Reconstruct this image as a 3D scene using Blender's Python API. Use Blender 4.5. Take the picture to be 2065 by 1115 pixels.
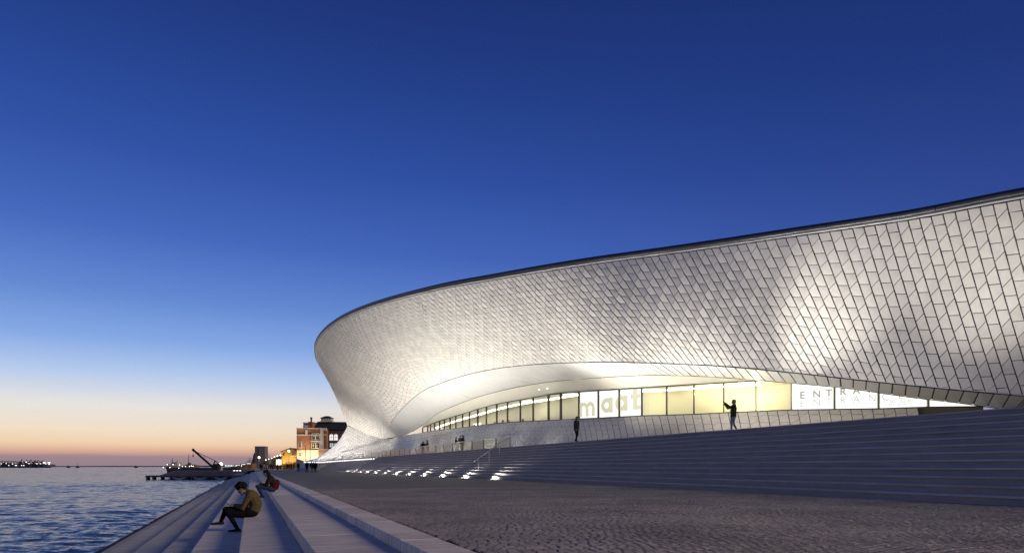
import bpy, math, random
import numpy as np
from mathutils import Vector, Matrix, noise as mnoise

random.seed(7)
rng = np.random.default_rng(7)
for o in list(bpy.data.objects):
    bpy.data.objects.remove(o)
scene = bpy.context.scene
col = scene.collection
PI = math.pi
R = math.radians

# ------------------------------------------------------------------ camera
YAW = math.atan((1032.5 - 507) / 1377)
cam_data = bpy.data.cameras.new('camera')
cam_data.sensor_width = 36.0
cam_data.lens = 1377 * 36 / 2065
cam_data.shift_y = (941 - 557.5) / 2065
cam_data.clip_start = 0.1
cam_data.clip_end = 30000
cam = bpy.data.objects.new('camera', cam_data)
cam.location = (0, 0, 0.9)
cam.rotation_euler = (PI / 2, 0, -YAW)
col.objects.link(cam)
scene.camera = cam
CF = (math.sin(YAW), math.cos(YAW))      # horizontal viewing direction
CR = (math.cos(YAW), -math.sin(YAW))     # horizontal right-hand direction

# ------------------------------------------------------------------ world: clear dusk sky just after sunset
def lin(c):
    return tuple(((v / 255) / 12.92 if v / 255 <= 0.04045 else ((v / 255 + 0.055) / 1.055) ** 2.4) for v in c)

world = bpy.data.worlds.new('World')
scene.world = world
world.use_nodes = True
nt = world.node_tree
nt.nodes.clear()
N = nt.nodes.new
L = nt.links.new
out = N('ShaderNodeOutputWorld')
bg = N('ShaderNodeBackground')
tc = N('ShaderNodeTexCoord')
sep = N('ShaderNodeSeparateXYZ')
L(tc.outputs['Generated'], sep.inputs[0])

def ramp(stops):
    r = N('ShaderNodeValToRGB')
    e = r.color_ramp.elements
    while len(e) > 1:
        e.remove(e[-1])
    for i, (p, c) in enumerate(stops):
        if i == 0:
            e[0].position = p
            el = e[0]
        else:
            el = e.new(p)
        el.color = (*lin(c), 1)
    return r

# elevation -> 0..1 with more room near the horizon (square root)
mx = N('ShaderNodeMath'); mx.operation = 'MAXIMUM'; mx.inputs[1].default_value = 0.0
L(sep.outputs['Z'], mx.inputs[0])
sq = N('ShaderNodeMath'); sq.operation = 'SQRT'
L(mx.outputs[0], sq.inputs[0])
def sr(z): return math.sqrt(z)
west = ramp([(0.0, (140, 126, 140)), (sr(.012), (164, 138, 143)), (sr(.019), (212, 166, 148)), (sr(.030), (240, 207, 172)),
             (sr(.048), (241, 223, 199)), (sr(.08), (230, 227, 223)), (sr(.118), (182, 203, 236)), (sr(.16), (135, 170, 229)),
             (sr(.215), (101, 138, 210)), (sr(.29), (71, 106, 190)), (sr(.38), (50, 83, 166)), (sr(.47), (38, 68, 144)),
             (sr(.56), (31, 54, 121)), (sr(.75), (22, 40, 95)), (1.0, (17, 31, 78))])
east = ramp([(0.0, (84, 90, 128)), (sr(.05), (112, 108, 148)), (sr(.12), (104, 112, 168)), (sr(.25), (46, 66, 140)),
             (sr(.45), (29, 50, 114)), (sr(.7), (20, 38, 90)), (1.0, (17, 31, 78))])
L(sq.outputs[0], west.inputs[0])
L(sq.outputs[0], east.inputs[0])
dot = N('ShaderNodeVectorMath'); dot.operation = 'DOT_PRODUCT'
L(tc.outputs['Generated'], dot.inputs[0])
dot.inputs[1].default_value = (-0.6, 0.8, 0)
mr = N('ShaderNodeMapRange'); mr.interpolation_type = 'SMOOTHSTEP'
mr.inputs['From Min'].default_value = -0.5
mr.inputs['From Max'].default_value = 0.9
L(dot.outputs['Value'], mr.inputs[0])
mixw = N('ShaderNodeMix'); mixw.data_type = 'RGBA'
L(mr.outputs[0], mixw.inputs['Factor'])
L(east.outputs[0], mixw.inputs['A'])
L(west.outputs[0], mixw.inputs['B'])
# a low bank of cloud lying on the horizon
mp = N('ShaderNodeMapping'); mp.inputs['Scale'].default_value = (5, 5, 150)
L(tc.outputs['Generated'], mp.inputs[0])
cn = N('ShaderNodeTexNoise'); cn.inputs['Scale'].default_value = 1.6; cn.inputs['Detail'].default_value = 5
L(mp.outputs[0], cn.inputs['Vector'])
ca = N('ShaderNodeMath'); ca.operation = 'MULTIPLY_ADD'
L(cn.outputs[0], ca.inputs[0]); ca.inputs[1].default_value = 0.012; ca.inputs[2].default_value = 0.0105
cm = N('ShaderNodeMapRange'); cm.interpolation_type = 'SMOOTHSTEP'
sub = N('ShaderNodeMath'); sub.operation = 'SUBTRACT'
L(ca.outputs[0], sub.inputs[0]); L(sep.outputs['Z'], sub.inputs[1])
L(sub.outputs[0], cm.inputs[0]); cm.inputs['From Min'].default_value = -0.0012; cm.inputs['From Max'].default_value = 0.0025
cm.inputs['To Max'].default_value = 0.4
mixc = N('ShaderNodeMix'); mixc.data_type = 'RGBA'
L(cm.outputs[0], mixc.inputs['Factor'])
L(mixw.outputs['Result'], mixc.inputs['A'])
mixc.inputs['B'].default_value = (*lin((146, 127, 137)), 1)
L(mixc.outputs['Result'], bg.inputs['Color'])
bg.inputs['Strength'].default_value = 1.0
L(bg.outputs[0], out.inputs[0])

# broad, soft, warm glow over the roofs on the town side (behind the camera, to the right)
sun_d = bpy.data.lights.new('glow_sun', 'SUN')
sun_d.energy = 1.9
sun_d.angle = R(24)
sun_d.color = (1.0, 0.83, 0.64)
sun = bpy.data.objects.new('glow_sun', sun_d)
sun.rotation_euler = Vector((-0.72, 0.60, -0.36)).to_track_quat('-Z', 'Y').to_euler()
col.objects.link(sun)

vs = scene.view_settings
vs.view_transform = 'Standard'
vs.look = 'None'
vs.exposure = 0.0
vs.gamma = 1.0
vs.use_curve_mapping = False
scene.render.film_transparent = False
cy = scene.cycles
cy.max_bounces = 6
cy.diffuse_bounces = 3
cy.glossy_bounces = 3
cy.transparent_max_bounces = 12
cy.sample_clamp_indirect = 4.0
cy.sample_clamp_direct = 0.0
cy.use_denoising = True
try:
    cy.denoiser = 'OPENIMAGEDENOISE'
    cy.use_light_tree = True
except Exception:
    pass

# ------------------------------------------------------------------ materials
MAT = {}
def mat(name, base, rough=0.6, metal=0.0, spec=0.5, var=0.0, var_scale=3.0, bump=0.0, bump_scale=20.0, stretch=(1, 1, 1),
        obj_var=0.0, coat=0.0, emit=None, emit_s=0.0, coords='Object', detail=4):
    m = bpy.data.materials.new(name)
    m.use_nodes = True
    t = m.node_tree
    b = t.nodes['Principled BSDF']
    b.inputs['Base Color'].default_value = (*base, 1)
    b.inputs['Roughness'].default_value = rough
    b.inputs['Metallic'].default_value = metal
    b.inputs['Specular IOR Level'].default_value = spec
    if coat:
        b.inputs['Coat Weight'].default_value = coat
        b.inputs['Coat Roughness'].default_value = 0.08
    if emit:
        b.inputs['Emission Color'].default_value = (*emit, 1)
        b.inputs['Emission Strength'].default_value = emit_s
    if var or bump or obj_var:
        tcn = t.nodes.new('ShaderNodeTexCoord')
        mpn = t.nodes.new('ShaderNodeMapping')
        mpn.inputs['Scale'].default_value = stretch
        if coords == 'World':
            g = t.nodes.new('ShaderNodeNewGeometry')
            t.links.new(g.outputs['Position'], mpn.inputs[0])
        else:
            t.links.new(tcn.outputs[coords], mpn.inputs[0])
    last = None
    if var:
        n = t.nodes.new('ShaderNodeTexNoise')
        n.inputs['Scale'].default_value = var_scale
        n.inputs['Detail'].default_value = detail
        n.inputs['Roughness'].default_value = 0.65
        t.links.new(mpn.outputs[0], n.inputs['Vector'])
        r = t.nodes.new('ShaderNodeValToRGB')
        r.color_ramp.elements[0].position = 0.3
        r.color_ramp.elements[1].position = 0.7
        r.color_ramp.elements[0].color = (*[max(0, c * (1 - var)) for c in base], 1)
        r.color_ramp.elements[1].color = (*[min(1, c * (1 + var)) for c in base], 1)
        t.links.new(n.outputs[0], r.inputs[0])
        last = r.outputs[0]
    if obj_var:
        oi = t.nodes.new('ShaderNodeObjectInfo')
        hs = t.nodes.new('ShaderNodeHueSaturation')
        mrn = t.nodes.new('ShaderNodeMapRange')
        mrn.inputs['To Min'].default_value = 1 - obj_var
        mrn.inputs['To Max'].default_value = 1 + obj_var
        t.links.new(oi.outputs['Random'], mrn.inputs[0])
        t.links.new(mrn.outputs[0], hs.inputs['Value'])
        if last:
            t.links.new(last, hs.inputs['Color'])
        else:
            hs.inputs['Color'].default_value = (*base, 1)
        last = hs.outputs[0]
    if last:
        t.links.new(last, b.inputs['Base Color'])
    if bump:
        n2 = t.nodes.new('ShaderNodeTexNoise')
        n2.inputs['Scale'].default_value = bump_scale
        n2.inputs['Detail'].default_value = 4
        t.links.new(mpn.outputs[0], n2.inputs['Vector'])
        bp = t.nodes.new('ShaderNodeBump')
        bp.inputs['Strength'].default_value = bump
        bp.inputs['Distance'].default_value = 0.02
        t.links.new(n2.outputs[0], bp.inputs['Height'])
        t.links.new(bp.outputs[0], b.inputs['Normal'])
    MAT[name] = m
    return m

def emis(name, color, s):
    m = bpy.data.materials.new(name)
    m.use_nodes = True
    t = m.node_tree
    t.nodes.clear()
    o = t.nodes.new('ShaderNodeOutputMaterial')
    e = t.nodes.new('ShaderNodeEmission')
    e.inputs[0].default_value = (*color, 1)
    e.inputs[1].default_value = s
    t.links.new(e.outputs[0], o.inputs[0])
    MAT[name] = m
    return m

def glass_mat(name, tint=(1, 1, 1), refl=0.12, rough=0.02):
    m = bpy.data.materials.new(name)
    m.use_nodes = True
    t = m.node_tree
    t.nodes.clear()
    o = t.nodes.new('ShaderNodeOutputMaterial')
    tr = t.nodes.new('ShaderNodeBsdfTransparent')
    tr.inputs[0].default_value = (*tint, 1)
    gl = t.nodes.new('ShaderNodeBsdfGlossy')
    gl.inputs['Roughness'].default_value = rough
    lw = t.nodes.new('ShaderNodeLayerWeight')
    lw.inputs['Blend'].default_value = 0.5
    pw = t.nodes.new('ShaderNodeMath'); pw.operation = 'POWER'; pw.inputs[1].default_value = 4.0
    t.links.new(lw.outputs['Facing'], pw.inputs[0])
    mu = t.nodes.new('ShaderNodeMath'); mu.operation = 'MULTIPLY_ADD'
    mu.inputs[1].default_value = refl * 3; mu.inputs[2].default_value = refl * .2
    t.links.new(pw.outputs[0], mu.inputs[0])
    mx_ = t.nodes.new('ShaderNodeMixShader')
    
    t.links.new(mu.outputs[0], mx_.inputs[0])
    t.links.new(tr.outputs[0], mx_.inputs[1])
    t.links.new(gl.outputs[0], mx_.inputs[2])
    t.links.new(mx_.outputs[0], o.inputs[0])
    MAT[name] = m
    return m

# glazed three-dimensional ceramic tiles
def tile_material(name, base, rough):
    m = mat(name, base, rough, var=0.07, var_scale=2.2, coat=0.16, spec=0.28, coords='World')
    t = m.node_tree
    b = t.nodes['Principled BSDF']
    g = t.nodes.new('ShaderNodeNewGeometry')
    # per-tile tint (each tile is its own mesh island)
    mrn = t.nodes.new('ShaderNodeMapRange')
    mrn.inputs['To Min'].default_value = 0.86
    mrn.inputs['To Max'].default_value = 1.08
    t.links.new(g.outputs['Random Per Island'], mrn.inputs[0])
    hs = t.nodes.new('ShaderNodeHueSaturation')
    src = b.inputs['Base Color'].links[0].from_socket
    t.links.new(src, hs.inputs['Color'])
    t.links.new(mrn.outputs[0], hs.inputs['Value'])
    t.links.new(hs.outputs[0], b.inputs['Base Color'])
    # waviness of the glaze
    n = t.nodes.new('ShaderNodeTexNoise')
    n.inputs['Scale'].default_value = 3.5
    n.inputs['Detail'].default_value = 2
    t.links.new(g.outputs['Position'], n.inputs['Vector'])
    bp = t.nodes.new('ShaderNodeBump')
    bp.inputs['Strength'].default_value = 0.25
    bp.inputs['Distance'].default_value = 0.03
    t.links.new(n.outputs[0], bp.inputs['Height'])
    t.links.new(bp.outputs[0], b.inputs['Normal'])
    return m

tile_material('tile_glaze', (0.76, 0.705, 0.62), 0.42)
mat('tile_backing', (0.035, 0.033, 0.032), 0.8)
mat('soffit_white', (0.56, 0.54, 0.50), 0.5, var=0.06, var_scale=1.2, coords='World')
mat('cream_plaster', (0.64, 0.60, 0.48), 0.6, var=0.02, var_scale=0.6, coords='World')
mat('coping_metal', (0.075, 0.075, 0.08), 0.38, metal=0.7, var=0.15, var_scale=0.8, coords='World')
mat('trim_white', (0.62, 0.60, 0.56), 0.4)
mat('foam_wet', (0.5, 0.52, 0.55), 0.4)
mat('dark_gap', (0.012, 0.012, 0.012), 0.9)
mat('roof_stone', (0.30, 0.29, 0.27), 0.8, var=0.1, var_scale=1.0)
mat('recess_olive', (0.09, 0.078, 0.045), 0.7)
mat('mullion_dark', (0.045, 0.040, 0.030), 0.45, metal=0.4)
glass_mat('pane_glass', (0.985, 0.985, 0.96), 0.12)
glass_mat('rail_glass', (0.84, 0.88, 0.86), 0.10)
mat('steel', (0.55, 0.54, 0.52), 0.4, metal=0.55, var=0.08, var_scale=4)
mat('steel_dark', (0.14, 0.14, 0.14), 0.45, metal=0.5)
mat('interior_wall', (0.78, 0.75, 0.61), 0.7, var=0.03, var_scale=0.7)
mat('interior_yellow', (0.86, 0.82, 0.58), 0.7, var=0.03, var_scale=0.7)
mat('interior_floor', (0.35, 0.33, 0.28), 0.5)
emis('strip_light', (1.0, 0.95, 0.80), 9.0)
emis('backlit_white', (0.97, 0.98, 0.98), 1.32)
emis('backlit_white_cool', (0.98, 0.98, 0.94), 1.2)
mat('letter_pale', (0.20, 0.19, 0.14), 0.7, emit=(0.80, 0.75, 0.56), emit_s=0.80)
mat('letter_grey', (0.30, 0.29, 0.27), 0.7, emit=(0.55, 0.54, 0.50), emit_s=0.5)
mat('letter_faint', (0.4, 0.4, 0.38), 0.7, emit=(0.62, 0.62, 0.60), emit_s=0.62)
emis('neon_white', (1.0, 0.97, 0.85), 3.0)
emis('lamp_white', (1.0, 0.96, 0.88), 22.0)
emis('lamp_soft', (1.0, 0.95, 0.86), 6.0)
emis('lamp_dot', (1.0, 0.97, 0.92), 2.2)
emis('lamp_amber', (1.0, 0.74, 0.36), 14.0)
emis('lamp_cool', (0.85, 1.0, 0.95), 3.0)
emis('panel_white', (1.0, 0.98, 0.94), 2.2)
mat('limestone', (0.66, 0.585, 0.50), 0.62, var=0.34, var_scale=2.2, stretch=(0.7, 4.5, 1), bump=0.35, bump_scale=34, obj_var=0.17, coords='World', detail=8)
mat('limestone_worn', (0.40, 0.375, 0.335), 0.65, var=0.34, var_scale=1.6, stretch=(0.7, 3.5, 1), bump=0.35, bump_scale=34, obj_var=0.14, coords='World', detail=8)
mat('wet_stone', (0.030, 0.031, 0.027), 0.85, spec=0.15, var=0.5, var_scale=3, bump=0.6, bump_scale=12, coords='World')
mat('stair_stone', (0.36, 0.30, 0.25), 0.75, var=0.28, var_scale=1.1, stretch=(1, 0.45, 1.6), bump=0.4, bump_scale=40, obj_var=0.05, coords='World', detail=8)
mat('nosing_highlight', (0.50, 0.46, 0.42), 0.7, var=0.2, var_scale=1.5, stretch=(1, .4, 1), obj_var=.05, coords='World', detail=6)  # paler than the risers: the highlight along each step edge is put into the colour
mat('terrace_stone', (0.32, 0.295, 0.27), 0.8, var=0.14, var_scale=0.8, bump=0.3, bump_scale=20, coords='World')
mat('joint_dirt', (0.045, 0.042, 0.04), 0.9)

# cobbles: each stone gets its own grey (one mesh island per stone)
m = mat('cobble_stone', (0.27, 0.235, 0.205), 0.62, var=0.25, var_scale=14, bump=0.2, bump_scale=60, coords='World', detail=6)
t = m.node_tree
b = t.nodes['Principled BSDF']
g = t.nodes.new('ShaderNodeNewGeometry')
mrn = t.nodes.new('ShaderNodeMapRange'); mrn.inputs['To Min'].default_value = 0.78; mrn.inputs['To Max'].default_value = 1.22
oi = t.nodes.new('ShaderNodeObjectInfo')
ad = t.nodes.new('ShaderNodeMath'); ad.operation = 'ADD'
t.links.new(g.outputs['Random Per Island'], ad.inputs[0]); t.links.new(oi.outputs['Random'], ad.inputs[1])
fr_ = t.nodes.new('ShaderNodeMath'); fr_.operation = 'FRACT'
t.links.new(ad.outputs[0], fr_.inputs[0]); t.links.new(fr_.outputs[0], mrn.inputs[0])
hs = t.nodes.new('ShaderNodeHueSaturation')
t.links.new(b.inputs['Base Color'].links[0].from_socket, hs.inputs['Color'])
t.links.new(mrn.outputs[0], hs.inputs['Value'])
t.links.new(hs.outputs[0], b.inputs['Base Color'])

gn = t.nodes.new('ShaderNodeNewGeometry')
wn = t.nodes.new('ShaderNodeTexNoise'); wn.inputs['Scale'].default_value = 0.45; wn.inputs['Detail'].default_value = 4
t.links.new(gn.outputs['Position'], wn.inputs['Vector'])
wm = t.nodes.new('ShaderNodeMapRange'); wm.inputs['From Min'].default_value = .3; wm.inputs['From Max'].default_value = .7
wm.inputs['To Min'].default_value = .66; wm.inputs['To Max'].default_value = 1.3
t.links.new(wn.outputs[0], wm.inputs[0])
h2 = t.nodes.new('ShaderNodeHueSaturation')
t.links.new(hs.outputs[0], h2.inputs['Color']); t.links.new(wm.outputs[0], h2.inputs['Value'])
t.links.new(h2.outputs[0], b.inputs['Base Color'])

# far part of the plaza: the same small stones, too far off to tell apart
m = mat('plaza_far', (0.20, 0.185, 0.175), 0.7)
t = m.node_tree
b = t.nodes['Principled BSDF']
g = t.nodes.new('ShaderNodeNewGeometry')
vo = t.nodes.new('ShaderNodeTexVoronoi'); vo.feature = 'F1'; vo.inputs['Scale'].default_value = 8.5
t.links.new(g.outputs['Position'], vo.inputs['Vector'])
vr = t.nodes.new('ShaderNodeSeparateColor')
t.links.new(vo.outputs['Color'], vr.inputs[0])
ns = t.nodes.new('ShaderNodeTexNoise'); ns.inputs['Scale'].default_value = 0.35; ns.inputs['Detail'].default_value = 5
t.links.new(g.outputs['Position'], ns.inputs['Vector'])
ad = t.nodes.new('ShaderNodeMath'); ad.operation = 'ADD'
t.links.new(vr.outputs[0], ad.inputs[0]); t.links.new(ns.outputs[0], ad.inputs[1])
rr = t.nodes.new('ShaderNodeValToRGB')
rr.color_ramp.elements[0].color = (0.095, 0.083, 0.073, 1); rr.color_ramp.elements[0].position = 0.1
rr.color_ramp.elements[1].color = (0.235, 0.205, 0.178, 1); rr.color_ramp.elements[1].position = 1.0
hf = t.nodes.new('ShaderNodeMath'); hf.operation = 'MULTIPLY'; hf.inputs[1].default_value = 0.6
t.links.new(ad.outputs[0], hf.inputs[0]); t.links.new(hf.outputs[0], rr.inputs[0])
t.links.new(rr.outputs[0], b.inputs['Base Color'])
vd = t.nodes.new('ShaderNodeTexVoronoi'); vd.feature = 'DISTANCE_TO_EDGE'; vd.inputs['Scale'].default_value = 8.5
t.links.new(g.outputs['Position'], vd.inputs['Vector'])
bp = t.nodes.new('ShaderNodeBump'); bp.inputs['Strength'].default_value = 0.8; bp.inputs['Distance'].default_value = 0.03
t.links.new(vd.outputs[0], bp.inputs['Height']); t.links.new(bp.outputs[0], b.inputs['Normal'])

# river
m = mat('river_water', (0.03, 0.044, 0.10), 0.14, spec=0.5)
t = m.node_tree
b = t.nodes['Principled BSDF']
b.inputs['IOR'].default_value = 1.33
g = t.nodes.new('ShaderNodeNewGeometry')
hsum = None
for sc_, st_, wgt in ((0.7, (1, 0.6, 1), 1.0), (2.2, (1, 0.65, 1), 0.5), (6.0, (1, 0.7, 1), 0.16)):
    mpn = t.nodes.new('ShaderNodeMapping'); mpn.inputs['Scale'].default_value = st_; mpn.inputs['Rotation'].default_value = (0, 0, 0.5)
    t.links.new(g.outputs['Position'], mpn.inputs[0])
    n = t.nodes.new('ShaderNodeTexNoise'); n.inputs['Scale'].default_value = sc_; n.inputs['Detail'].default_value = 4; n.inputs['Distortion'].default_value = 0.6
    t.links.new(mpn.outputs[0], n.inputs['Vector'])
    mm = t.nodes.new('ShaderNodeMath'); mm.operation = 'MULTIPLY'; mm.inputs[1].default_value = wgt
    t.links.new(n.outputs[0], mm.inputs[0])
    if hsum is None:
        hsum = mm.outputs[0]
    else:
        aa = t.nodes.new('ShaderNodeMath'); aa.operation = 'ADD'
        t.links.new(hsum, aa.inputs[0]); t.links.new(mm.outputs[0], aa.inputs[1]); hsum = aa.outputs[0]
bp = t.nodes.new('ShaderNodeBump'); bp.inputs['Strength'].default_value = 0.8
ln_ = t.nodes.new('ShaderNodeVectorMath'); ln_.operation = 'LENGTH'
t.links.new(g.outputs['Position'], ln_.inputs[0])
dm = t.nodes.new('ShaderNodeMapRange'); dm.inputs['From Max'].default_value = 500
dm.inputs['To Min'].default_value = 0.26; dm.inputs['To Max'].default_value = 1.8       # bump grows with distance from the camera position, to turn far water bluer
t.links.new(ln_.outputs['Value'], dm.inputs[0]); t.links.new(dm.outputs[0], bp.inputs['Distance'])
t.links.new(hsum, bp.inputs['Height']); t.links.new(bp.outputs[0], b.inputs['Normal'])
mat('foam', (0.75, 0.77, 0.80), 0.7)

# ------------------------------------------------------------------ mesh helpers
class MB:
    def __init__(self):
        self.v = []; self.f = []; self.m = []
    def add(self, vs_, fs_, mi=0):
        o = len(self.v)
        self.v += [tuple(p) for p in vs_]
        self.f += [tuple(i + o for i in q) for q in fs_]
        self.m += [mi] * len(fs_)
    def box(self, x0, x1, y0, y1, z0, z1, mi=0):
        self.add([(x0, y0, z0), (x1, y0, z0), (x1, y1, z0), (x0, y1, z0), (x0, y0, z1), (x1, y0, z1), (x1, y1, z1), (x0, y1, z1)],
                 [(3, 2, 1, 0), (4, 5, 6, 7), (0, 1, 5, 4), (1, 2, 6, 5), (2, 3, 7, 6), (3, 0, 4, 7)], mi)
    def slab(self, x0, x1, y0, y1, z0, z1, ch=0.012, mi=0):
        c = ch
        self.add([(x0, y0, z0), (x1, y0, z0), (x1, y1, z0), (x0, y1, z0), (x0, y0, z1 - c), (x1, y0, z1 - c), (x1, y1, z1 - c), (x0, y1, z1 - c),
                  (x0 + c, y0 + c, z1), (x1 - c, y0 + c, z1), (x1 - c, y1 - c, z1), (x0 + c, y1 - c, z1)],
                 [(0, 1, 5, 4), (1, 2, 6, 5), (2, 3, 7, 6), (3, 0, 4, 7), (4, 5, 9, 8), (5, 6, 10, 9), (6, 7, 11, 10), (7, 4, 8, 11), (8, 9, 10, 11), (3, 2, 1, 0)], mi)
    def beam(self, a, b_, w, h, mi=0):
        a = Vector(a); b_ = Vector(b_); d = (b_ - a).normalized()
        up = Vector((0, 0, 1)) if abs(d.z) < 0.95 else Vector((0, 1, 0))
        s = d.cross(up).normalized() * (w / 2); u = s.cross(d).normalized() * (h / 2)
        p = [a - s - u, a + s - u, a + s + u, a - s + u, b_ - s - u, b_ + s - u, b_ + s + u, b_ - s + u]
        self.add(p, [(3, 2, 1, 0), (4, 5, 6, 7), (0, 1, 5, 4), (1, 2, 6, 5), (2, 3, 7, 6), (3, 0, 4, 7)], mi)
    def tube(self, pts, r, n=8, mi=0, cap=True):
        pts = [Vector(p) for p in pts]
        rs = r if isinstance(r, (list, tuple)) else [r] * len(pts)
        o = len(self.v)
        for i, p in enumerate(pts):
            d = (pts[min(i + 1, len(pts) - 1)] - pts[max(i - 1, 0)]).normalized()
            up = Vector((0, 0, 1)) if abs(d.z) < 0.9 else Vector((1, 0, 0))
            s = d.cross(up).normalized(); u = s.cross(d).normalized()
            for k in range(n):
                a = 2 * PI * k / n
                self.v.append(tuple(p + (s * math.cos(a) + u * math.sin(a)) * rs[i]))
        for i in range(len(pts) - 1):
            for k in range(n):
                k2 = (k + 1) % n
                self.f.append((o + i * n + k, o + i * n + k2, o + (i + 1) * n + k2, o + (i + 1) * n + k)); self.m.append(mi)
        if cap:
            self.f.append(tuple(o + k for k in range(n))[::-1]); self.m.append(mi)
            e = o + (len(pts) - 1) * n
            self.f.append(tuple(e + k for k in range(n))); self.m.append(mi)
    def sphere(self, c, r, n=8, mi=0, sz=1.0):
        rows = n // 2 + 1
        pts = []
        for i in range(rows + 1):
            a = PI * i / rows
            for k in range(n):
                p = 2 * PI * k / n
                pts.append((c[0] + r * math.sin(a) * math.cos(p), c[1] + r * math.sin(a) * math.sin(p), c[2] + r * sz * math.cos(a)))
        fs = []
        for i in range(rows):
            for k in range(n):
                k2 = (k + 1) % n
                fs.append((i * n + k, (i + 1) * n + k, (i + 1) * n + k2, i * n + k2))
        self.add(pts, fs, mi)
    def grid(self, rows, mi=0, close=False):
        o = len(self.v); n = len(rows[0])
        for r_ in rows:
            self.v += [tuple(p) for p in r_]
        for i in range(len(rows) - 1):
            for k in range(n - 1):
                self.f.append((o + i * n + k, o + i * n + k + 1, o + (i + 1) * n + k + 1, o + (i + 1) * n + k)); self.m.append(mi)
    def prism(self, poly, z0, z1, mi=0):
        n = len(poly)
        self.add([(x, y, z0) for x, y in poly] + [(x, y, z1) for x, y in poly],
                 [tuple(range(n))[::-1], tuple(range(n, 2 * n))] + [(i, (i + 1) % n, n + (i + 1) % n, n + i) for i in range(n)], mi)
    def plate(self, poly, y0, y1, mi=0):      # outline in x/z, thickness in y
        n = len(poly)
        self.add([(x, y0, z) for x, z in poly] + [(x, y1, z) for x, z in poly],
                 [tuple(range(n)), tuple(range(n, 2 * n))[::-1]] + [((i + 1) % n, i, n + i, n + (i + 1) % n) for i in range(n)], mi)
    def mesh(self, name, mats, smooth=False):
        me = bpy.data.meshes.new(name)
        me.from_pydata(self.v, [], self.f)
        for q in (mats if isinstance(mats, (list, tuple)) else [mats]):
            me.materials.append(MAT[q] if isinstance(q, str) else q)
        me.polygons.foreach_set('material_index', self.m)
        if smooth:
            me.polygons.foreach_set('use_smooth', [True] * len(me.polygons))
        me.update()
        return me

def link(name, data, parent=None, loc=None, rot=None):
    o = bpy.data.objects.new(name, data)
    if loc is not None: o.location = loc
    if rot is not None: o.rotation_euler = rot
    if parent is not None: o.parent = parent
    col.objects.link(o)
    return o
def obj(name, mb, mats, parent=None, smooth=False, **kw):
    return tag(link(name, mb.mesh(name, mats, smooth), parent), **kw)
def tag(o, label=None, cat=None, group=None, kind=None):
    if label: o['label'] = label
    if cat: o['category'] = cat
    if group: o['group'] = group
    if kind: o['kind'] = kind
    return o
def thing(name, label, cat, loc=(0, 0, 0), rz=0, group=None):
    return tag(link(name, None, None, loc, (0, 0, rz)), label, cat, group)
def struct(name, mb, mats, parent=None, smooth=False):
    o = obj(name, mb, mats, parent, smooth)
    if parent is None: o['kind'] = 'structure'
    return o
def shade_auto(o, deg=35):
    me = o.data
    me.polygons.foreach_set('use_smooth', [True] * len(me.polygons))
    try:
        me.set_sharp_from_angle(angle=R(deg))
    except Exception:
        pass

def spot(name, loc, target, power, angle=70, blend=0.8, color=(1, 0.96, 0.9), radius=0.12):
    d = bpy.data.lights.new(name, 'SPOT')
    d.energy = power; d.spot_size = R(angle); d.spot_blend = blend; d.color = color; d.shadow_soft_size = radius
    o = bpy.data.objects.new(name, d)
    o.location = loc
    o.rotation_euler = (Vector(target) - Vector(loc)).to_track_quat('-Z', 'Y').to_euler()
    col.objects.link(o)
    return o
def point(name, loc, power, color=(1, 0.9, 0.75), radius=0.15):
    d = bpy.data.lights.new(name, 'POINT')
    d.energy = power; d.color = color; d.shadow_soft_size = radius
    o = bpy.data.objects.new(name, d)
    o.location = loc
    col.objects.link(o)
    return o
def project(p):
    xc = p[0] * CR[0] + p[1] * CR[1]; zc = p[0] * CF[0] + p[1] * CF[1]
    if zc < 0.1: return None
    return (1032.5 + 1377 * xc / zc, 941 - 1377 * (p[2] - 0.9) / zc, zc)
def seen_area(pts):
    q = [project(p) for p in pts]
    if any(a is None for a in q): return 0
    if max(a[0] for a in q) < 0 or min(a[0] for a in q) > 2065 or min(a[1] for a in q) > 1115: return 0
    s = 0
    for i in range(len(q)):
        a = q[i]; c = q[(i + 1) % len(q)]
        s += a[0] * c[1] - c[0] * a[1]
    return abs(s) / 2
# ------------------------------------------------------------------ river, steps, plaza
WATER_Z = -1.95
# real ripples near the steps (a fan-shaped sheet, finer close by), a plain sheet beyond
rw = np.random.default_rng(11)
na, nr = 640, 900
rad = 7.0 * (900 / 7.0) ** (np.linspace(0, 1, nr))
ang = np.radians(np.linspace(-52, 14, na))
RR, AA = np.meshgrid(rad, ang, indexing='ij')
WX, WY = RR * np.sin(AA), RR * np.cos(AA)
WZ = np.zeros_like(WX)
cell = RR * (math.log(900 / 7.0) / nr)
for k in range(90):
    lam = 0.34 * (20 ** (k / 89))
    th_ = rw.normal(math.radians(196), .55)
    kk = 2 * PI / lam
    amp = 0.0033 * lam ** .42 * rw.uniform(.6, 1.3)
    ph = rw.uniform(0, 2 * PI)
    fade = np.clip(lam / (2.2 * cell) - .4, 0, 1)
    arg = kk * (WX * math.sin(th_) + WY * math.cos(th_)) + ph
    WZ += amp * fade * (np.sin(arg) + .25 * np.cos(2 * arg))
WZ *= 0.75 + .5 * np.sin(WX * .05 + 1.3 * np.sin(WY * .031)) * np.sin(WY * .037 + .6)
WZ *= np.clip((RR[-1, 0] - RR) / 250, 0, 1)
me = bpy.data.meshes.new('river_water')
vv = np.stack([WX, WY, WZ + WATER_Z], -1).reshape(-1, 3)
ii, jj = np.meshgrid(np.arange(nr - 1), np.arange(na - 1), indexing='ij')
base_ = (ii * na + jj).ravel()
ff = np.stack([base_, base_ + 1, base_ + na + 1, base_ + na], -1)[:, ::-1]
cx_ = vv[ff].mean(axis=1)
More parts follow.
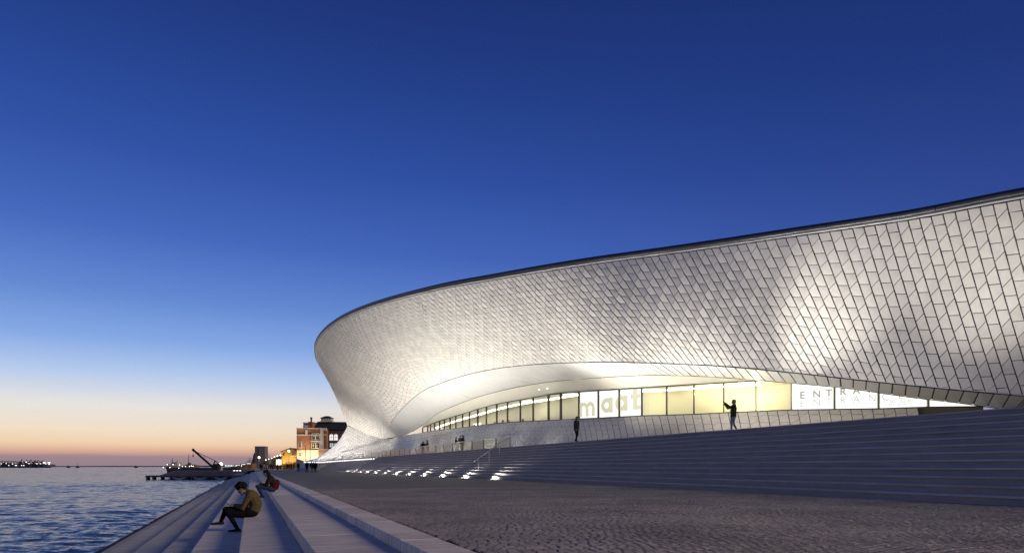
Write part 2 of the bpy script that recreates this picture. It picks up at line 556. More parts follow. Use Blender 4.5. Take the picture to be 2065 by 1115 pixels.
keep = ~((cx_[:, 0] > -4.2) & (cx_[:, 1] < 189) | (cx_[:, 0] > 60))
ff = ff[keep]
me.vertices.add(len(vv)); me.vertices.foreach_set('co', vv.ravel())
me.loops.add(ff.size); me.loops.foreach_set('vertex_index', ff.ravel().astype(np.int32))
me.polygons.add(len(ff)); me.polygons.foreach_set('loop_start', np.arange(0, ff.size, 4, dtype=np.int32)); me.polygons.foreach_set('loop_total', np.full(len(ff), 4, np.int32))
me.update(calc_edges=True); me.validate()
me.polygons.foreach_set('use_smooth', [True] * len(me.polygons))
me.materials.append(MAT['river_water'])
link('river_water', me)['kind'] = 'structure'
mb = MB()
def fan(a0, a1, r0, r1, n_=24):
    rows = []
    for r_ in (r0, r1):
        rows.append([(r_ * math.sin(a), r_ * math.cos(a), WATER_Z - .004) for a in np.linspace(a0, a1, n_)])
    return rows
mb.grid(fan(ang[0], ang[-1], 898, 16000))
mb.grid(fan(-PI, ang[0], 2, 16000))
struct('open_river', mb, 'river_water')

steps_root = link('river_steps', None)
steps_root['kind'] = 'structure'
TREADS = [  # x0, x1, z top, slab length, first joint
    (1.72, 2.22, 0.0, 1.0, 5.36), (0.716, 1.717, -0.14, 5.2, 0.35), (-0.175, 0.713, -0.345, 5.2, 0.05),
    (-1.06, -0.178, -0.685, 4.2, 1.6), (-1.84, -1.063, -0.97, 3.1, 0.9), (-2.80, -1.843, -1.25, 3.1, 2.1),
    (-3.80, -2.803, -1.50, 3.1, 0.3), (-4.32, -3.803, -1.72, 3.1, 1.7)]
for k, (x0, x1, zt, ln, y0) in enumerate(TREADS):
    y = y0
    ys = [-4.0]
    while y < 62:
        ys.append(y); y += ln * (1 if k == 0 else random.uniform(0.96, 1.04))
    while y < 186:
        ys.append(y); y += ln * (4 if k == 0 else 2)
    ys.append(190)
    for a, c in zip(ys, ys[1:]):
        b_ = MB(); g_ = 0.007 if k == 0 else 0.012
        dz = random.uniform(-.003, .003)
        b_.slab(x0, x1, a + g_, c - g_, zt - 0.42, zt + dz, 0.012)
        obj('slab', b_, 'limestone' if k < 4 else 'limestone_worn', steps_root)
b_ = MB()
for k, (x0, x1, zt, ln, y0) in enumerate(TREADS):
    b_.box(x0 + 0.02, x1 - 0.004, -4, 190, -2.6, zt - 0.02)
obj('joint_bed', b_, 'joint_dirt', steps_root)
b_ = MB()
rows = []
for y in np.arange(-4, 191, 0.9):
    w = 0.07 * mnoise.noise((y * .6, 3, 0))
    rows.append([(-4.322, y, -1.735), (-4.58 + w, y, -1.78 + .03 * mnoise.noise((y, 0, 0))), (-4.80 + w * 1.5, y, -1.93), (-5.15, y, -2.5)])
b_.grid(rows)
obj('algae_edge', b_, 'wet_stone', steps_root, smooth=True)

# wash of foam where the ripples meet the lowest step
b_ = MB()
y = 8.0
while y < 120:
    ln = random.uniform(.5, 2.6) * (1 + y / 60)
    if random.random() < .62:
        n_ = 14
        rows = []
        for i in range(n_ + 1):
            t_ = i / n_
            yy = y + ln * t_
            wd = math.sin(PI * t_) * random.uniform(.10, .42) + .01
            e = -4.80 - .06 * mnoise.noise((yy * 1.7, 5, 0)) - .02
            rows.append([(e, yy, WATER_Z + .06), (e - wd * .5, yy, WATER_Z + .09), (e - wd, yy, WATER_Z + .05)])
        b_.grid(rows)
    y += ln + random.uniform(.2, 2.0)
tag(obj('foam', b_, 'foam', smooth=True), 'white foam line washing along the lowest river step', None, None, 'stuff')

# plaza: bed with the far setts as one sheet, near setts one by one
plaza = link('plaza', None)
plaza['kind'] = 'structure'
b_ = MB()
b_.add([(2.2, -6, -0.035), (60, -6, -0.035), (60, 31, -0.035), (2.2, 31, -0.035)], [(0, 1, 2, 3)])
obj('joint_bed', b_, 'joint_dirt', plaza)
b_ = MB()
b_.add([(2.22, 28.2, -0.014), (60, 28.2, -0.014), (60, 700, -0.012), (-2, 700, -0.012), (-2, 190, -0.012), (2.22, 190, -0.012)], [(0, 1, 2, 3, 4, 5)])
obj('far_setts', b_, 'plaza_far', plaza)
b_ = MB()
b_.add([(60, -300, -0.05), (9000, -300, -0.05), (9000, 9000, -0.05), (-95, 9000, -0.05), (-2, 330, -0.05), (-2, 190, -0.05), (60, 190, -0.05)], [(0, 1, 2, 3, 4, 5, 6)])
struct('ground', b_, 'terrace_stone')

stones = []
pitch = 0.122
def bend(x, y):      # courses run in shallow waves across the plaza
    return 0.24 * math.sin(x * .95 + 0.4 * math.sin(y * .33)) + 0.05 * math.sin(x * 2.6 + y * .21) + 0.05 * mnoise.noise((x * .8, y * .8, 0))
nrow = int(30 / pitch)
for j in range(-10, nrow):
    yb = 3.0 + j * pitch
    x = 2.245 + random.uniform(0, .08)
    off = random.uniform(-.01, .01)
    while x < 20:
        w = random.uniform(.078, .142)
        xc_ = x + w / 2
        yc_ = yb + bend(xc_, yb) + off
        zc_ = xc_ * CF[0] + yc_ * CF[1]
        if zc_ > 6.3:
            px_ = 1032.5 + 1377 * (xc_ * CR[0] + yc_ * CR[1]) / zc_
            py_ = 941 + 1377 * .9 / zc_
            if -40 < px_ < 2140 and py_ < 1150 and xc_ < 16.42 and yc_ < 29.0 + 1.2 * mnoise.noise((xc_ * .5, 2, 0)):
                stones.append((xc_, yc_, w, zc_))
        x += w + random.uniform(.010, .018)
stones.sort(key=lambda s_: s_[3])
def stone_geo(x, y, w):
    d = pitch * random.uniform(.82, .91)
    sl = (bend(x + .05, y) - bend(x - .05, y)) / .1
    a = math.atan(sl) * .8 + random.uniform(-.05, .05)
    c, s = math.cos(a), math.sin(a)
    h = random.uniform(-.0025, .0025)
    tx, ty = random.uniform(-.02, .02), random.uniform(-.02, .02)
    v = []
    for ring, (k, z) in enumerate(((1.0, -.036), (0.98, -.008), (0.82, 0.0))):
        for sx, sy in ((-1, -1), (1, -1), (1, 1), (-1, 1)):
            jx, jy = random.uniform(-.006, .006), random.uniform(-.006, .006)
            lx, ly = sx * w / 2 * k + jx, sy * d / 2 * k + jy
            v.append((x + lx * c - ly * s, y + lx * s + ly * c, z + (h + lx * tx + ly * ty if ring else 0)))
    return v
SF = [(0, 1, 5, 4), (1, 2, 6, 5), (2, 3, 7, 6), (3, 0, 4, 7), (4, 5, 9, 8), (5, 6, 10, 9), (6, 7, 11, 10), (7, 4, 8, 11), (8, 9, 10, 11)]
inview = [s_ for s_ in stones if 0 < 1032.5 + 1377 * (s_[0] * CR[0] + s_[1] * CR[1]) / s_[3] < 2065 and 941 + 1377 * .9 / s_[3] < 1113]
near_ids = set(id(s_) for s_ in inview[:300])
rest = MB()
for s_ in stones:
    v = stone_geo(*s_[:3])
    if id(s_) in near_ids:
        b_ = MB(); b_.add(v, SF)
        obj('cobblestone', b_, 'cobble_stone', plaza)
    else:
        rest.add(v, SF)
tag(obj('cobblestones', rest, 'cobble_stone', plaza), None, None, None, 'stuff')

# broad flight of steps up to the museum terrace
stairs = link('terrace_stairs', None)
stairs['kind'] = 'structure'
SX, SR, ST, NS = 16.4, 0.22, 0.40, 12
SY0, SY1 = -12.0, 122.0
for k in range(NS):
    x0 = SX + ST * k
    y = SY0
    b_ = MB()
    x1_ = x0 + ST + .03 if k < NS - 1 else x0 + ST
    b_.box(x0 + .045, x1_, SY0, SY1, SR * k - .004, SR * (k + 1) - .05)
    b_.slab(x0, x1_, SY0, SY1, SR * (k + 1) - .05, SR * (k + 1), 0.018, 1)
    obj('step', b_, ['stair_stone', 'nosing_highlight'], stairs)
b_ = MB()
for k in range(NS):
    b_.box(SX + ST * k + .03, 21.2, SY0 + .01, SY1 - .01, max(SR * k - .3, -.3), SR * k + .1)
obj('stair_base', b_, 'terrace_stone', stairs)

# terrace and the sloping apron at its far end
LZ = SR * NS
EDGE = [(21.2, 122.0, 2.60), (20.4, 124.0, 2.56), (18.5, 135.4, 2.44), (15.75, 147.2, 2.24), (14.2, 154.2, 2.11), (12.0, 168, 2.26), (12.4, 178, 2.26), (17.6, 184, 2.26), (30, 190, 2.26)]
b_ = MB()
b_.box(21.2, 75, SY0, 122.0, -.3, LZ)
top = [(p[0], p[1], p[2]) for p in EDGE] + [(75, 190, 2.26), (75, 122.0, 2.6)]
n_ = len(top)
b_.add(top, [tuple(range(n_))])
b_.grid([[(p[0], p[1], p[2]) for p in EDGE], [(p[0], p[1], p[2] - .42) for p in EDGE]])
struct('terrace', b_, 'terrace_stone')
APR = [(16.4, 122.0), (15.6, 128), (14.2, 137), (12.6, 146), (10.6, 153), (9.2, 160), (8.8, 172)]
b_ = MB()
tops = [(21.2, 122.02, 2.3), (20.3, 126, 2.12), (18.4, 135.4, 2.02), (15.7, 147.2, 1.84), (14.1, 154.2, 1.70), (12.3, 162, 1.82), (11.9, 172, 1.84)]
rows = []
for t_ in np.linspace(0, 1, 8):
    rows.append([(a[0] * (1 - t_) + q[0] * t_, a[1] * (1 - t_) + q[1] * t_, a[2] * (1 - t_) ** 1.15 - .014 * t_) for a, q in zip(tops, APR)])
b_.grid(rows)
struct('terrace_ramp', b_, 'terrace_stone', smooth=True)
# a second short flight beyond the ramp
fl = link('side_stairs', None); fl['kind'] = 'structure'
for k in range(7):
    b_ = MB()
    t_ = k / 7
    P0 = Vector((12.55 - .06 + 1.55 * t_, 146.5 + .4 * t_, 0)); P1 = Vector((9.1 + 2.4 * t_, 166 - .5 * t_, 0))
    d = Vector((.42, .1, 0))
    z0, z1 = -.02 + .25 * k, .25 * (k + 1)
    q = [P0 - d * .2, P1 - d * .2, P1 + d * 3, P0 + d * 3]
    b_.prism([(p.x, p.y) for p in q], z0, z1)
    obj('step', b_, 'limestone', fl)
# world positions of the building (metres): rib = (upper end, lower end)
FACADE =  [((35.5, -7.0, 11.2), (40.6, -6.5, 2.75)),
    ((34.7, 6.0, 12.0), (39.6, 6.3, 2.95)),
    ((33.62, 16.75, 12.48), (38.4, 17.01, 3.5)),
    ((32.61, 20.57, 12.98), (37.52, 21.16, 4.15)),
    ((31.13, 25.69, 13.48), (33.46, 24.54, 4.85)),
    ((30.31, 27.37, 13.63), (32.19, 25.81, 5.14)),
    ((28.87, 30.13, 13.88), (30.77, 27.62, 5.56)),
    ((27.07, 34.34, 14.34), (28.92, 30.25, 6.19)),
    ((25.08, 38.03, 14.67), (27.04, 33.8, 6.94)),
    ((22.55, 42.72, 15.12), (25.51, 37.6, 7.58)),
    ((20.09, 48.34, 15.68), (24.0, 42.29, 8.27)),
    ((18.63, 52.49, 16.13), (23.09, 46.12, 8.75)),
    ((16.32, 59.28, 16.88), (21.55, 52.6, 9.39)),
    ((14.47, 66.28, 17.58), (20.54, 57.24, 9.68)),
    ((12.53, 74.92, 18.38), (19.72, 63.51, 9.9)),
    ((10.85, 84.58, 19.08), (19.28, 71.45, 10.01)),
    ((9.94, 92.44, 19.48), (19.28, 80.05, 10.05)),
    ((9.4, 100.07, 19.68), (20.01, 93.87, 9.48)),
    ((9.34, 107.26, 19.88), (21.01, 108.27, 8.36)),
    ((9.87, 116.99, 19.98), (23.98, 133.06, 6.4)),
    ((10.58, 124.4, 20.09), (22, 139, 7.4)),
    ((11.55, 131.53, 20.22), (20.3, 144, 8.8)),
    ((13.46, 138.29, 20.33), (19.18, 147.88, 9.64)),
    ((17.38, 143.21, 20.41), (20.2, 154, 9.9)),
    ((24, 143, 19.78), (24, 160, 9.6)),
    ((40, 146, 18.58), (33, 163, 9))]
SOFFIT =  [((40.6, -6.5, 2.75), (43, -6.0, 2.7)),
    ((39.6, 6.3, 2.95), (42.2, 7.5, 2.9)),
    ((37.52, 21.16, 4.15), (40.6, 25.0, 4.0)),
    ((35.88, 22.64, 4.45), (38.24, 24.75, 3.98)),
    ((33.65, 24.38, 4.82), (37.2, 27.25, 4.57)),
    ((32.33, 25.64, 5.1), (35.87, 28.58, 4.9)),
    ((30.43, 28.09, 5.67), (33.5, 30.93, 5.58)),
    ((28.18, 31.5, 6.47), (31.27, 34.09, 6.23)),
    ((25.96, 36.58, 7.42), (28.75, 39.14, 7.12)),
    ((24.09, 41.95, 8.22), (27.06, 42.83, 7.56)),
    ((22.46, 48.85, 9.05), (25.69, 46.48, 7.81)),
    ((20.47, 57.69, 9.7), (24.25, 54.2, 8.29)),
    ((19.31, 70.16, 10.0), (23.11, 67.45, 8.51)),
    ((19.31, 81.45, 10.0), (22.78, 79.4, 8.23)),
    ((19.81, 90.7, 9.66), (22.87, 88.0, 7.85)),
    ((20.42, 100.3, 9.0), (23.3, 97.04, 7.01)),
    ((21.14, 109.79, 8.22), (23.81, 112.82, 6.15)),
    ((22.75, 123.75, 7.1), (23.94, 128.0, 6.34)),
    ((23.98, 133.06, 6.4), (23.98, 133.06, 6.4))]
MULLIONS =  [(23.7, 99.33, 5.99, 6.71), (23.67, 96.09, 5.95, 6.81), (23.65, 94.42, 5.92, 6.86), (23.63, 91.94, 5.89, 6.93), (23.61, 89.25, 5.85, 7.0), (23.6, 86.84, 5.8, 7.05), (23.61, 84.06, 5.75, 7.11), (23.65, 81.61, 5.71, 7.15), (23.71, 78.87, 5.66, 7.2), (23.78, 76.33, 5.62, 7.29), (23.86, 73.45, 5.58, 7.38), (23.96, 70.73, 5.55, 7.42), (24.08, 67.67, 5.49, 7.45), (24.22, 64.81, 5.42, 7.43), (24.39, 61.72, 5.32, 7.37), (24.55, 58.87, 5.21, 7.32), (24.74, 55.76, 5.06, 7.29), (24.92, 53.55, 4.98, 7.22), (25.28, 50.78, 4.9, 7.06), (25.84, 48.45, 4.83, 6.94), (26.56, 46.39, 4.79, 6.86), (27.39, 44.46, 4.77, 6.79), (28.3, 42.54, 4.71, 6.75), (29.36, 40.71, 4.67, 6.71), (30.57, 38.97, 4.68, 6.7), (31.95, 37.35, 4.7, 6.7), (33.51, 35.78, 4.71, 6.73), (35.47, 34.04, 4.68, 6.77), (37.44, 32.4, 4.65, 6.82), (39.4, 30.5, 4.66, 6.86), (41.33, 28.2, 4.57, 6.85)]
CEIL =  [(23.3, 97.65, 7.04), (23.14, 93.96, 7.32), (23.04, 91.97, 7.52), (22.91, 89.14, 7.77), (22.83, 86.33, 7.94), (22.8, 83.92, 8.05), (22.78, 81.11, 8.17), (22.79, 78.64, 8.25), (22.81, 75.87, 8.34), (22.86, 73.35, 8.41), (22.94, 70.61, 8.47), (23.07, 68.1, 8.51), (23.24, 65.31, 8.51), (23.44, 62.71, 8.47), (23.68, 59.92, 8.41), (23.93, 57.37, 8.4), (24.22, 54.58, 8.32), (24.44, 52.51, 8.18), (24.82, 49.86, 7.99), (25.36, 47.56, 7.87), (26.02, 45.45, 7.75), (26.78, 43.47, 7.61), (27.64, 41.54, 7.44), (28.55, 39.58, 7.19), (29.42, 37.51, 6.85), (30.21, 35.31, 6.46)]
PLINTH =  [((33, 163, 9), (30, 186, 2.3)),
    ((24, 160, 9.6), (18, 184, 2.3)),
    ((20.2, 154, 9.9), (12.8, 178, 2.3)),
    ((19.18, 147.88, 9.64), (12.3, 168, 2.3)),
    ((19.4, 146, 9.3), (14.46, 153.96, 2.12)),
    ((20.3, 144, 8.8), (16.01, 146.95, 2.25)),
    ((22, 139, 7.4), (18.77, 135.19, 2.45)),
    ((23.98, 133.06, 6.4), (20.69, 122.68, 2.57)),
    ((23.83, 112.96, 6.16), (21.89, 111.53, 2.59)),
    ((23.7, 99.33, 5.99), (22.82, 102.07, 2.64)),
    ((23.61, 89.25, 5.85), (23.63, 94.81, 2.71)),
    ((23.71, 78.96, 5.66), (22.71, 73.32, 2.64)),
    ((24.08, 67.71, 5.49), (23.08, 63.15, 2.64)),
    ((24.55, 58.93, 5.21), (23.55, 55.18, 2.64)),
    ((25.28, 50.78, 4.9), (24.28, 47.73, 2.64)),
    ((27.39, 44.46, 4.77), (26.39, 42.03, 2.64)),
    ((29.36, 40.72, 4.67), (28.36, 38.67, 2.64)),
    ((30.57, 38.98, 4.68), (29.57, 37.11, 2.64)),
    ((31.94, 37.36, 4.7), (30.94, 35.63, 2.64)),
    ((33.5, 35.79, 4.71), (32.5, 34.21, 2.64)),
    ((35.46, 34.04, 4.68), (34.46, 32.61, 2.64)),
    ((37.44, 32.4, 4.65), (36.44, 31.11, 2.64)),
    ((39.0, 30.93, 4.66), (38.0, 29.74, 2.64))]
# ------------------------------------------------------------------ museum
museum = thing('museum_building', 'long low museum with a sweeping white tiled overhang and glowing glass front', 'building', (30, 60, LZ))
MO = Vector((30, 60, LZ))
def mobj(name, mb_, mats, smooth=False, parent=None, **kw):
    o = obj(name, mb_, mats, parent if parent else museum, smooth, **kw)
    if parent is None:
        o.matrix_parent_inverse = Matrix.Translation(-MO)
    return o

def curve(pts, x):
    pts = np.array(pts, float); n = len(pts)
    d = np.linalg.norm(np.diff(pts, axis=0), axis=1); d[d < 1e-6] = 1e-6
    return pts
def spline(kn, P_, x):
    P_ = np.array(P_, float); kn = np.array(kn, float)
    mtan = np.gradient(P_, kn, axis=0)
    i = np.clip(np.searchsorted(kn, x) - 1, 0, len(kn) - 2)
    h = (kn[i + 1] - kn[i])[:, None]; u = ((x - kn[i]) / (kn[i + 1] - kn[i]))[:, None]
    return (2 * u**3 - 3 * u * u + 1) * P_[i] + (u**3 - 2 * u * u + u) * h * mtan[i] + (-2 * u**3 + 3 * u * u) * P_[i + 1] + (u**3 - u * u) * h * mtan[i + 1]

class Surf:
    """lofted surface between two curves, each rib a bowed line from its upper to its lower end"""
    def __init__(self, ribs, bow, nu=900, nt=41):
        A = np.array([r_[0] for r_ in ribs], float); B = np.array([r_[1] for r_ in ribs], float)
        mid = (A + B) / 2
        d = np.linalg.norm(np.diff(mid, axis=0), axis=1)
        kn = np.concatenate([[0], np.cumsum(np.maximum(d, 1e-3))])
        x = np.linspace(0, kn[-1], nu)
        A_ = spline(kn, A, x); B_ = spline(kn, B, x); W = spline(kn, np.array(bow, float), x)
        t = np.linspace(0, 1, nt)[None, :, None]
        C = (A_ + B_) / 2 + W
        self.P = (1 - t) ** 2 * A_[:, None] + 2 * t * (1 - t) * C[:, None] + t * t * B_[:, None]
        mc = self.P[:, nt // 2]
        self.s = np.concatenate([[0], np.cumsum(np.linalg.norm(np.diff(mc, axis=0), axis=1))])
        self.kn = np.interp(kn, x, self.s)
        self.nt = nt
    def edge(self, s):
        i = int(np.clip(np.searchsorted(self.s, s) - 1, 0, len(self.s) - 2))
        u = (s - self.s[i]) / max(self.s[i + 1] - self.s[i], 1e-9)
        pl = self.P[i] * (1 - u) + self.P[i + 1] * u
        a = np.concatenate([[0], np.cumsum(np.linalg.norm(np.diff(pl, axis=0), axis=1))])
        return pl, a
def at(e, d):
    pl, a = e
    d = min(max(d, 0), a[-1])
    i = int(np.clip(np.searchsorted(a, d) - 1, 0, len(a) - 2))
    u = (d - a[i]) / max(a[i + 1] - a[i], 1e-9)
    return pl[i] * (1 - u) + pl[i + 1] * u

def tiles(surf, width, h, gap_u, gap_t, lift, diag=0.32, tilt=3.0, sgn=1.0, thick=0.05, jitter=0.8, far_gap=0.0, rows_all=None):
    """list of (corner quads top, corner quads bottom): one entry per tile"""
    res = []
    s = 0.0; edges = []
    while s < surf.s[-1]:
        edges.append(surf.edge(s)); s += width(s)
    for k in range(len(edges) - 1):
        r, l = edges[k], edges[k + 1]          # r lies to the right seen from the plaza
        j = 0
        hh = h
        while True:
            if rows_all:
                fr0, fr1 = j / rows_all, (j + 1) / rows_all
                if j >= rows_all: break
                c = [at(l, fr0 * l[1][-1]), at(r, fr0 * r[1][-1]), at(r, fr1 * r[1][-1]), at(l, fr1 * l[1][-1])]
                dtop = False
            else:
                D0 = ((k + j) % 2 == 1) and j > 0
                D1 = ((k + j + 1) % 2 == 1)
                dd = diag * hh
                a0, a1 = j * hh - .25 * hh * (j > 0), (j + 1) * hh - .25 * hh
                l0, r0 = (a0 + dd, a0 - dd) if D0 else (a0, a0)
                l1, r1 = (a1 + dd, a1 - dd) if D1 else (a1, a1)
                Ll, Lr = l[1][-1], r[1][-1]
                if l0 > Ll - .06 and r0 > Lr - .06: break
                if j > 80: break
                # a last sliver joins the tile above
                c = [at(l, l0), at(r, r0), at(r, r1), at(l, l1)]
                dtop = D0
            c = [Vector(q) for q in c]
            j += 1
            if (c[0] - c[3]).length < .05 and (c[1] - c[2]).length < .05: continue
            ctr = (c[0] + c[1] + c[2] + c[3]) / 4
            eu = (c[1] + c[2] - c[0] - c[3]) / 2; et = (c[2] + c[3] - c[0] - c[1]) / 2
            wu, wt = max(eu.length, .05), max(et.length, .05)
            n = eu.cross(et)
            if n.length < 1e-9: continue
            n = n.normalized() * sgn
            g_ = 1 + far_gap * min(1, max(0, ((ctr.x ** 2 + ctr.y ** 2) ** .5 - 45) / 60))
            fu, ft = min(gap_u * g_ / wu, .4), min(gap_t * g_ / wt, .4)
            tl = math.radians(tilt) * (1 if dtop else -1) + math.radians(random.gauss(0, jitter))
            tu = math.radians(random.gauss(0, jitter))
            topv, botv = [], []
            for i, q in enumerate(c):
                iu = -1 if i in (0, 3) else 1
                it = -1 if i in (0, 1) else 1
                p = q - eu * (fu / 2 * iu) - et * (ft / 2 * it)
                dz = lift + it * wt / 2 * math.tan(-tl) + iu * wu / 2 * math.tan(tu)
                topv.append(p + n * dz); botv.append(p + n * (lift - thick - .03))
            res.append((topv, botv))
    return res

TF = [(0, 3, 2, 1), (0, 1, 5, 4), (1, 2, 6, 5), (2, 3, 7, 6), (3, 0, 4, 7)]
def lay(tl, name, many, material, limit=300):
    sc_ = sorted(range(len(tl)), key=lambda i: -seen_area(tl[i][0]))
    rest = MB()
    for n_, i in enumerate(sc_):
        v = tl[i][0] + tl[i][1]
        if n_ < limit:
            b_ = MB(); b_.add(v, TF)
            mobj(name, b_, material)
        else:
            rest.add(v, TF)
    if rest.v:
        mobj(many, rest, material, kind='stuff')
def backing(surf, name, material, off, sgn, step=3):
    b_ = MB()
    P_ = surf.P
    du = np.gradient(P_, axis=0); dt = np.gradient(P_, axis=1)
    n = np.cross(dt, du); ln = np.linalg.norm(n, axis=2, keepdims=True); ln[ln < 1e-9] = 1
    Q = P_ + n / ln * off * sgn
    b_.grid([Q[i] for i in list(range(0, len(Q), step)) + ([len(Q) - 1] if (len(Q) - 1) % step else [])])
    return mobj(name, b_, material, smooth=True)

# -- upper face: bowed outward a little near the tip, hollow further along
bow = []
for i, (a, c) in enumerate(FACADE):
    a = Vector(a); c = Vector(c)
    f_ = min(1, max(0, (i - 5) / 9))
    bow.append((0.15 + .15 * f_, .2, -.2 - .35 * f_) if i < 19 else (-.1, -.1, -.1))
upper = Surf(FACADE, bow, nu=1100)
kt = upper.kn
def wid_up(s):
    return float(np.interp(s, [0, kt[7], kt[11], kt[13], kt[15], kt[19]], [.51, .51, .56, .68, .80, .85]))
SGN = -1.0
TL = tiles(upper, wid_up, .66, .058, .038, .02, tilt=3.2, sgn=SGN, jitter=.5, far_gap=.9)
lay(TL, 'tile', 'tiles', 'tile_glaze')
backing(upper, 'facade_backing', 'tile_backing', 0.03, 1.0)

# -- lower face: plinth under the windows that flares out into the ground at the far end
bowp = []
for i, (a, c) in enumerate(PLINTH):
    if i < 3: bowp.append((2.2, -1.0, -2.2))
    elif i == 3: bowp.append((2.4, -4.5, -2.3))
    elif i < 8: bowp.append((1.4, 1.0, -1.5))
    elif i < 11: bowp.append((.5, .1, -.5))
    else: bowp.append((.15, .1, -.15))
lower = Surf(PLINTH[::-1], bowp[::-1], nu=900, nt=25)
TLp = tiles(lower, lambda s: .62, .62, .046, .040, .015, tilt=2.4, sgn=SGN, jitter=.6, far_gap=.6)
lay(TLp, 'plinth_tile', 'plinth_tiles', 'tile_glaze')
backing(lower, 'plinth_backing', 'tile_backing', 0.03, 1.0)

# -- soffit: long narrow panels from the lip back to the ceiling edge
bows = []
for i, (a, c) in enumerate(SOFFIT):
    f_ = min(1, max(0, (i - 7) / 5)) * (1 if i < 17 else 0)
    bows.append((.25 * f_, 0, .55 * f_ + .12))
soff = Surf(SOFFIT, bows, nu=700, nt=15)
TLs = tiles(soff, lambda s: .66, 9, .075, .012, .01, tilt=0, sgn=SGN, jitter=.25, rows_all=1, thick=.03)
lay(TLs, 'soffit_panel', 'soffit_panels', 'soffit_white')
backing(soff, 'soffit_backing', 'tile_backing', 0.03, 1.0)

b_ = MB(); b_.tube([tuple(upper.P[i, -1] + np.array([-.02, 0, -.02])) for i in range(0, int(np.searchsorted(upper.s, kt[19])), 3)], .030, 6)
mobj('lip_joint', b_, 'dark_gap')
b_ = MB(); b_.tube([tuple(soff.P[i, -1] + np.array([-.03, 0, -.02])) for i in range(0, len(soff.P) - 130, 3)], .022, 6)
mobj('cove_joint', b_, 'dark_gap')
# -- coping: a dark tube in lengths along the roof edge, pale trim and shadow gap under it
ru = upper.P[:, 0]
arc = np.concatenate([[0], np.cumsum(np.linalg.norm(np.diff(ru, axis=0), axis=1))])
nrm = np.cross(np.gradient(ru, axis=0), np.array([0, 0, 1.0])); nrm /= np.linalg.norm(nrm, axis=1, keepdims=True)
if nrm[100, 0] > 0: nrm = -nrm
def roof_pt(s, off_n, off_z):
    p = np.array([np.interp(s, arc, ru[:, i]) for i in range(3)]); n = np.array([np.interp(s, arc, nrm[:, i]) for i in range(3)])
    return tuple(p + n * off_n + np.array([0, 0, off_z]))
s = 0.0
while s < arc[-1] - .5:
    e = min(s + 5.25, arc[-1])
    ss = np.linspace(s + .012, e - .012, 9)
    b_ = MB(); b_.tube([roof_pt(q, -.02, .34) for q in ss], .20, 12)
    o = mobj('coping', b_, 'coping_metal'); shade_auto(o, 50)
    s = e
b_ = MB()
ss = np.linspace(0, arc[-1], 400)
b_.grid([[roof_pt(q, .06, .14), roof_pt(q, .085, .10), roof_pt(q, .06, .06), roof_pt(q, -.15, .06)] for q in ss])
mobj('roof_trim', b_, 'trim_white', smooth=True)
b_ = MB()
b_.grid([[roof_pt(q, -.06, .24), roof_pt(q, -.06, .0), roof_pt(q, -.10, -.12)] for q in ss])
mobj('shadow_gap', b_, 'dark_gap')
b_ = MB()
b_.grid([[roof_pt(q, -.05, .32), tuple(np.array(roof_pt(q, -.05, .4)) * (.62, .8, 1) + np.array([.38 * 62, .2 * 85, 0]))] for q in ss])
mobj('roof', b_, 'roof_stone')

# -- window wall
MU = [Vector((m_[0], m_[1], 0)) for m_ in MULLIONS]
def wall_pt(i, t_, inw=0.0):
    """point in plan on the window line, i + t_ in mullion units, inw metres behind it"""
    a, c = MU[i], MU[i + 1]
    p = a.lerp(c, t_); d = (c - a).normalized()
    n = Vector((-d.y, d.x, 0))
    if n.x < 0: n = -n
    return p + n * inw
def wz(i, t_):
    return (MULLIONS[i][2] * (1 - t_) + MULLIONS[i + 1][2] * t_, MULLIONS[i][3] * (1 - t_) + MULLIONS[i + 1][3] * t_)
NM = len(MULLIONS)
for i in range(NM):
    m_ = MULLIONS[i]
    d = (MU[min(i + 1, NM - 1)] - MU[max(i - 1, 0)]).normalized()
    n = Vector((-d.y, d.x, 0)); n = n if n.x > 0 else -n
    wd = .16 if i in (16, 17) else (.11 if i in (1, 4, 6, 8, 10, 12) else .06)
    c = MU[i]
    b_ = MB()
    q = [c - d * wd / 2 - n * .05, c + d * wd / 2 - n * .05, c + d * wd / 2 + n * .12, c - d * wd / 2 + n * .12]
    b_.prism([(p.x, p.y) for p in q], m_[2] - .02, m_[3] + .03)
    mobj('mullion', b_, 'mullion_dark')
for i in range(NM - 1):
    (za, ya), (zb, yb) = wz(i, 0), wz(i, 1)
    p0, p1 = wall_pt(i, .02, .03), wall_pt(i, .98, .03); q0, q1 = wall_pt(i, .02, .045), wall_pt(i, .98, .045)
    b_ = MB()
    b_.add([(p0.x, p0.y, za), (p1.x, p1.y, zb), (p1.x, p1.y, yb), (p0.x, p0.y, ya), (q0.x, q0.y, za), (q1.x, q1.y, zb), (q1.x, q1.y, yb), (q0.x, q0.y, ya)],
           [(0, 1, 2, 3), (7, 6, 5, 4), (0, 4, 5, 1), (1, 5, 6, 2), (2, 6, 7, 3), (3, 7, 4, 0)])
    mobj('window_pane', b_, 'pane_glass')
b_ = MB(); b2 = MB()
for i in range(NM - 1):
    (za, ya), (zb, yb) = wz(i, 0), wz(i, 1)
    a, c = wall_pt(i, 0, -.02), wall_pt(i, 1, -.02)
    b_.beam((a.x, a.y, za - .04), (c.x, c.y, zb - .04), .16, .07)
    if i < 26: b2.beam((a.x, a.y, ya + .02), (c.x, c.y, yb + .02), .10, .045)
mobj('window_sill', b_, 'mullion_dark'); mobj('head_rail', b2, 'mullion_dark')
# dark plinth return at the entrance end
b_ = MB()
pa = [wall_pt(28, .5, .12), wall_pt(28, .95, .12), wall_pt(29, .95, .12)]
b_.grid([[(p.x, p.y, 4.62) for p in pa], [(p.x, p.y, 2.5) for p in pa]])
mobj('entrance_recess', b_, 'recess_olive')
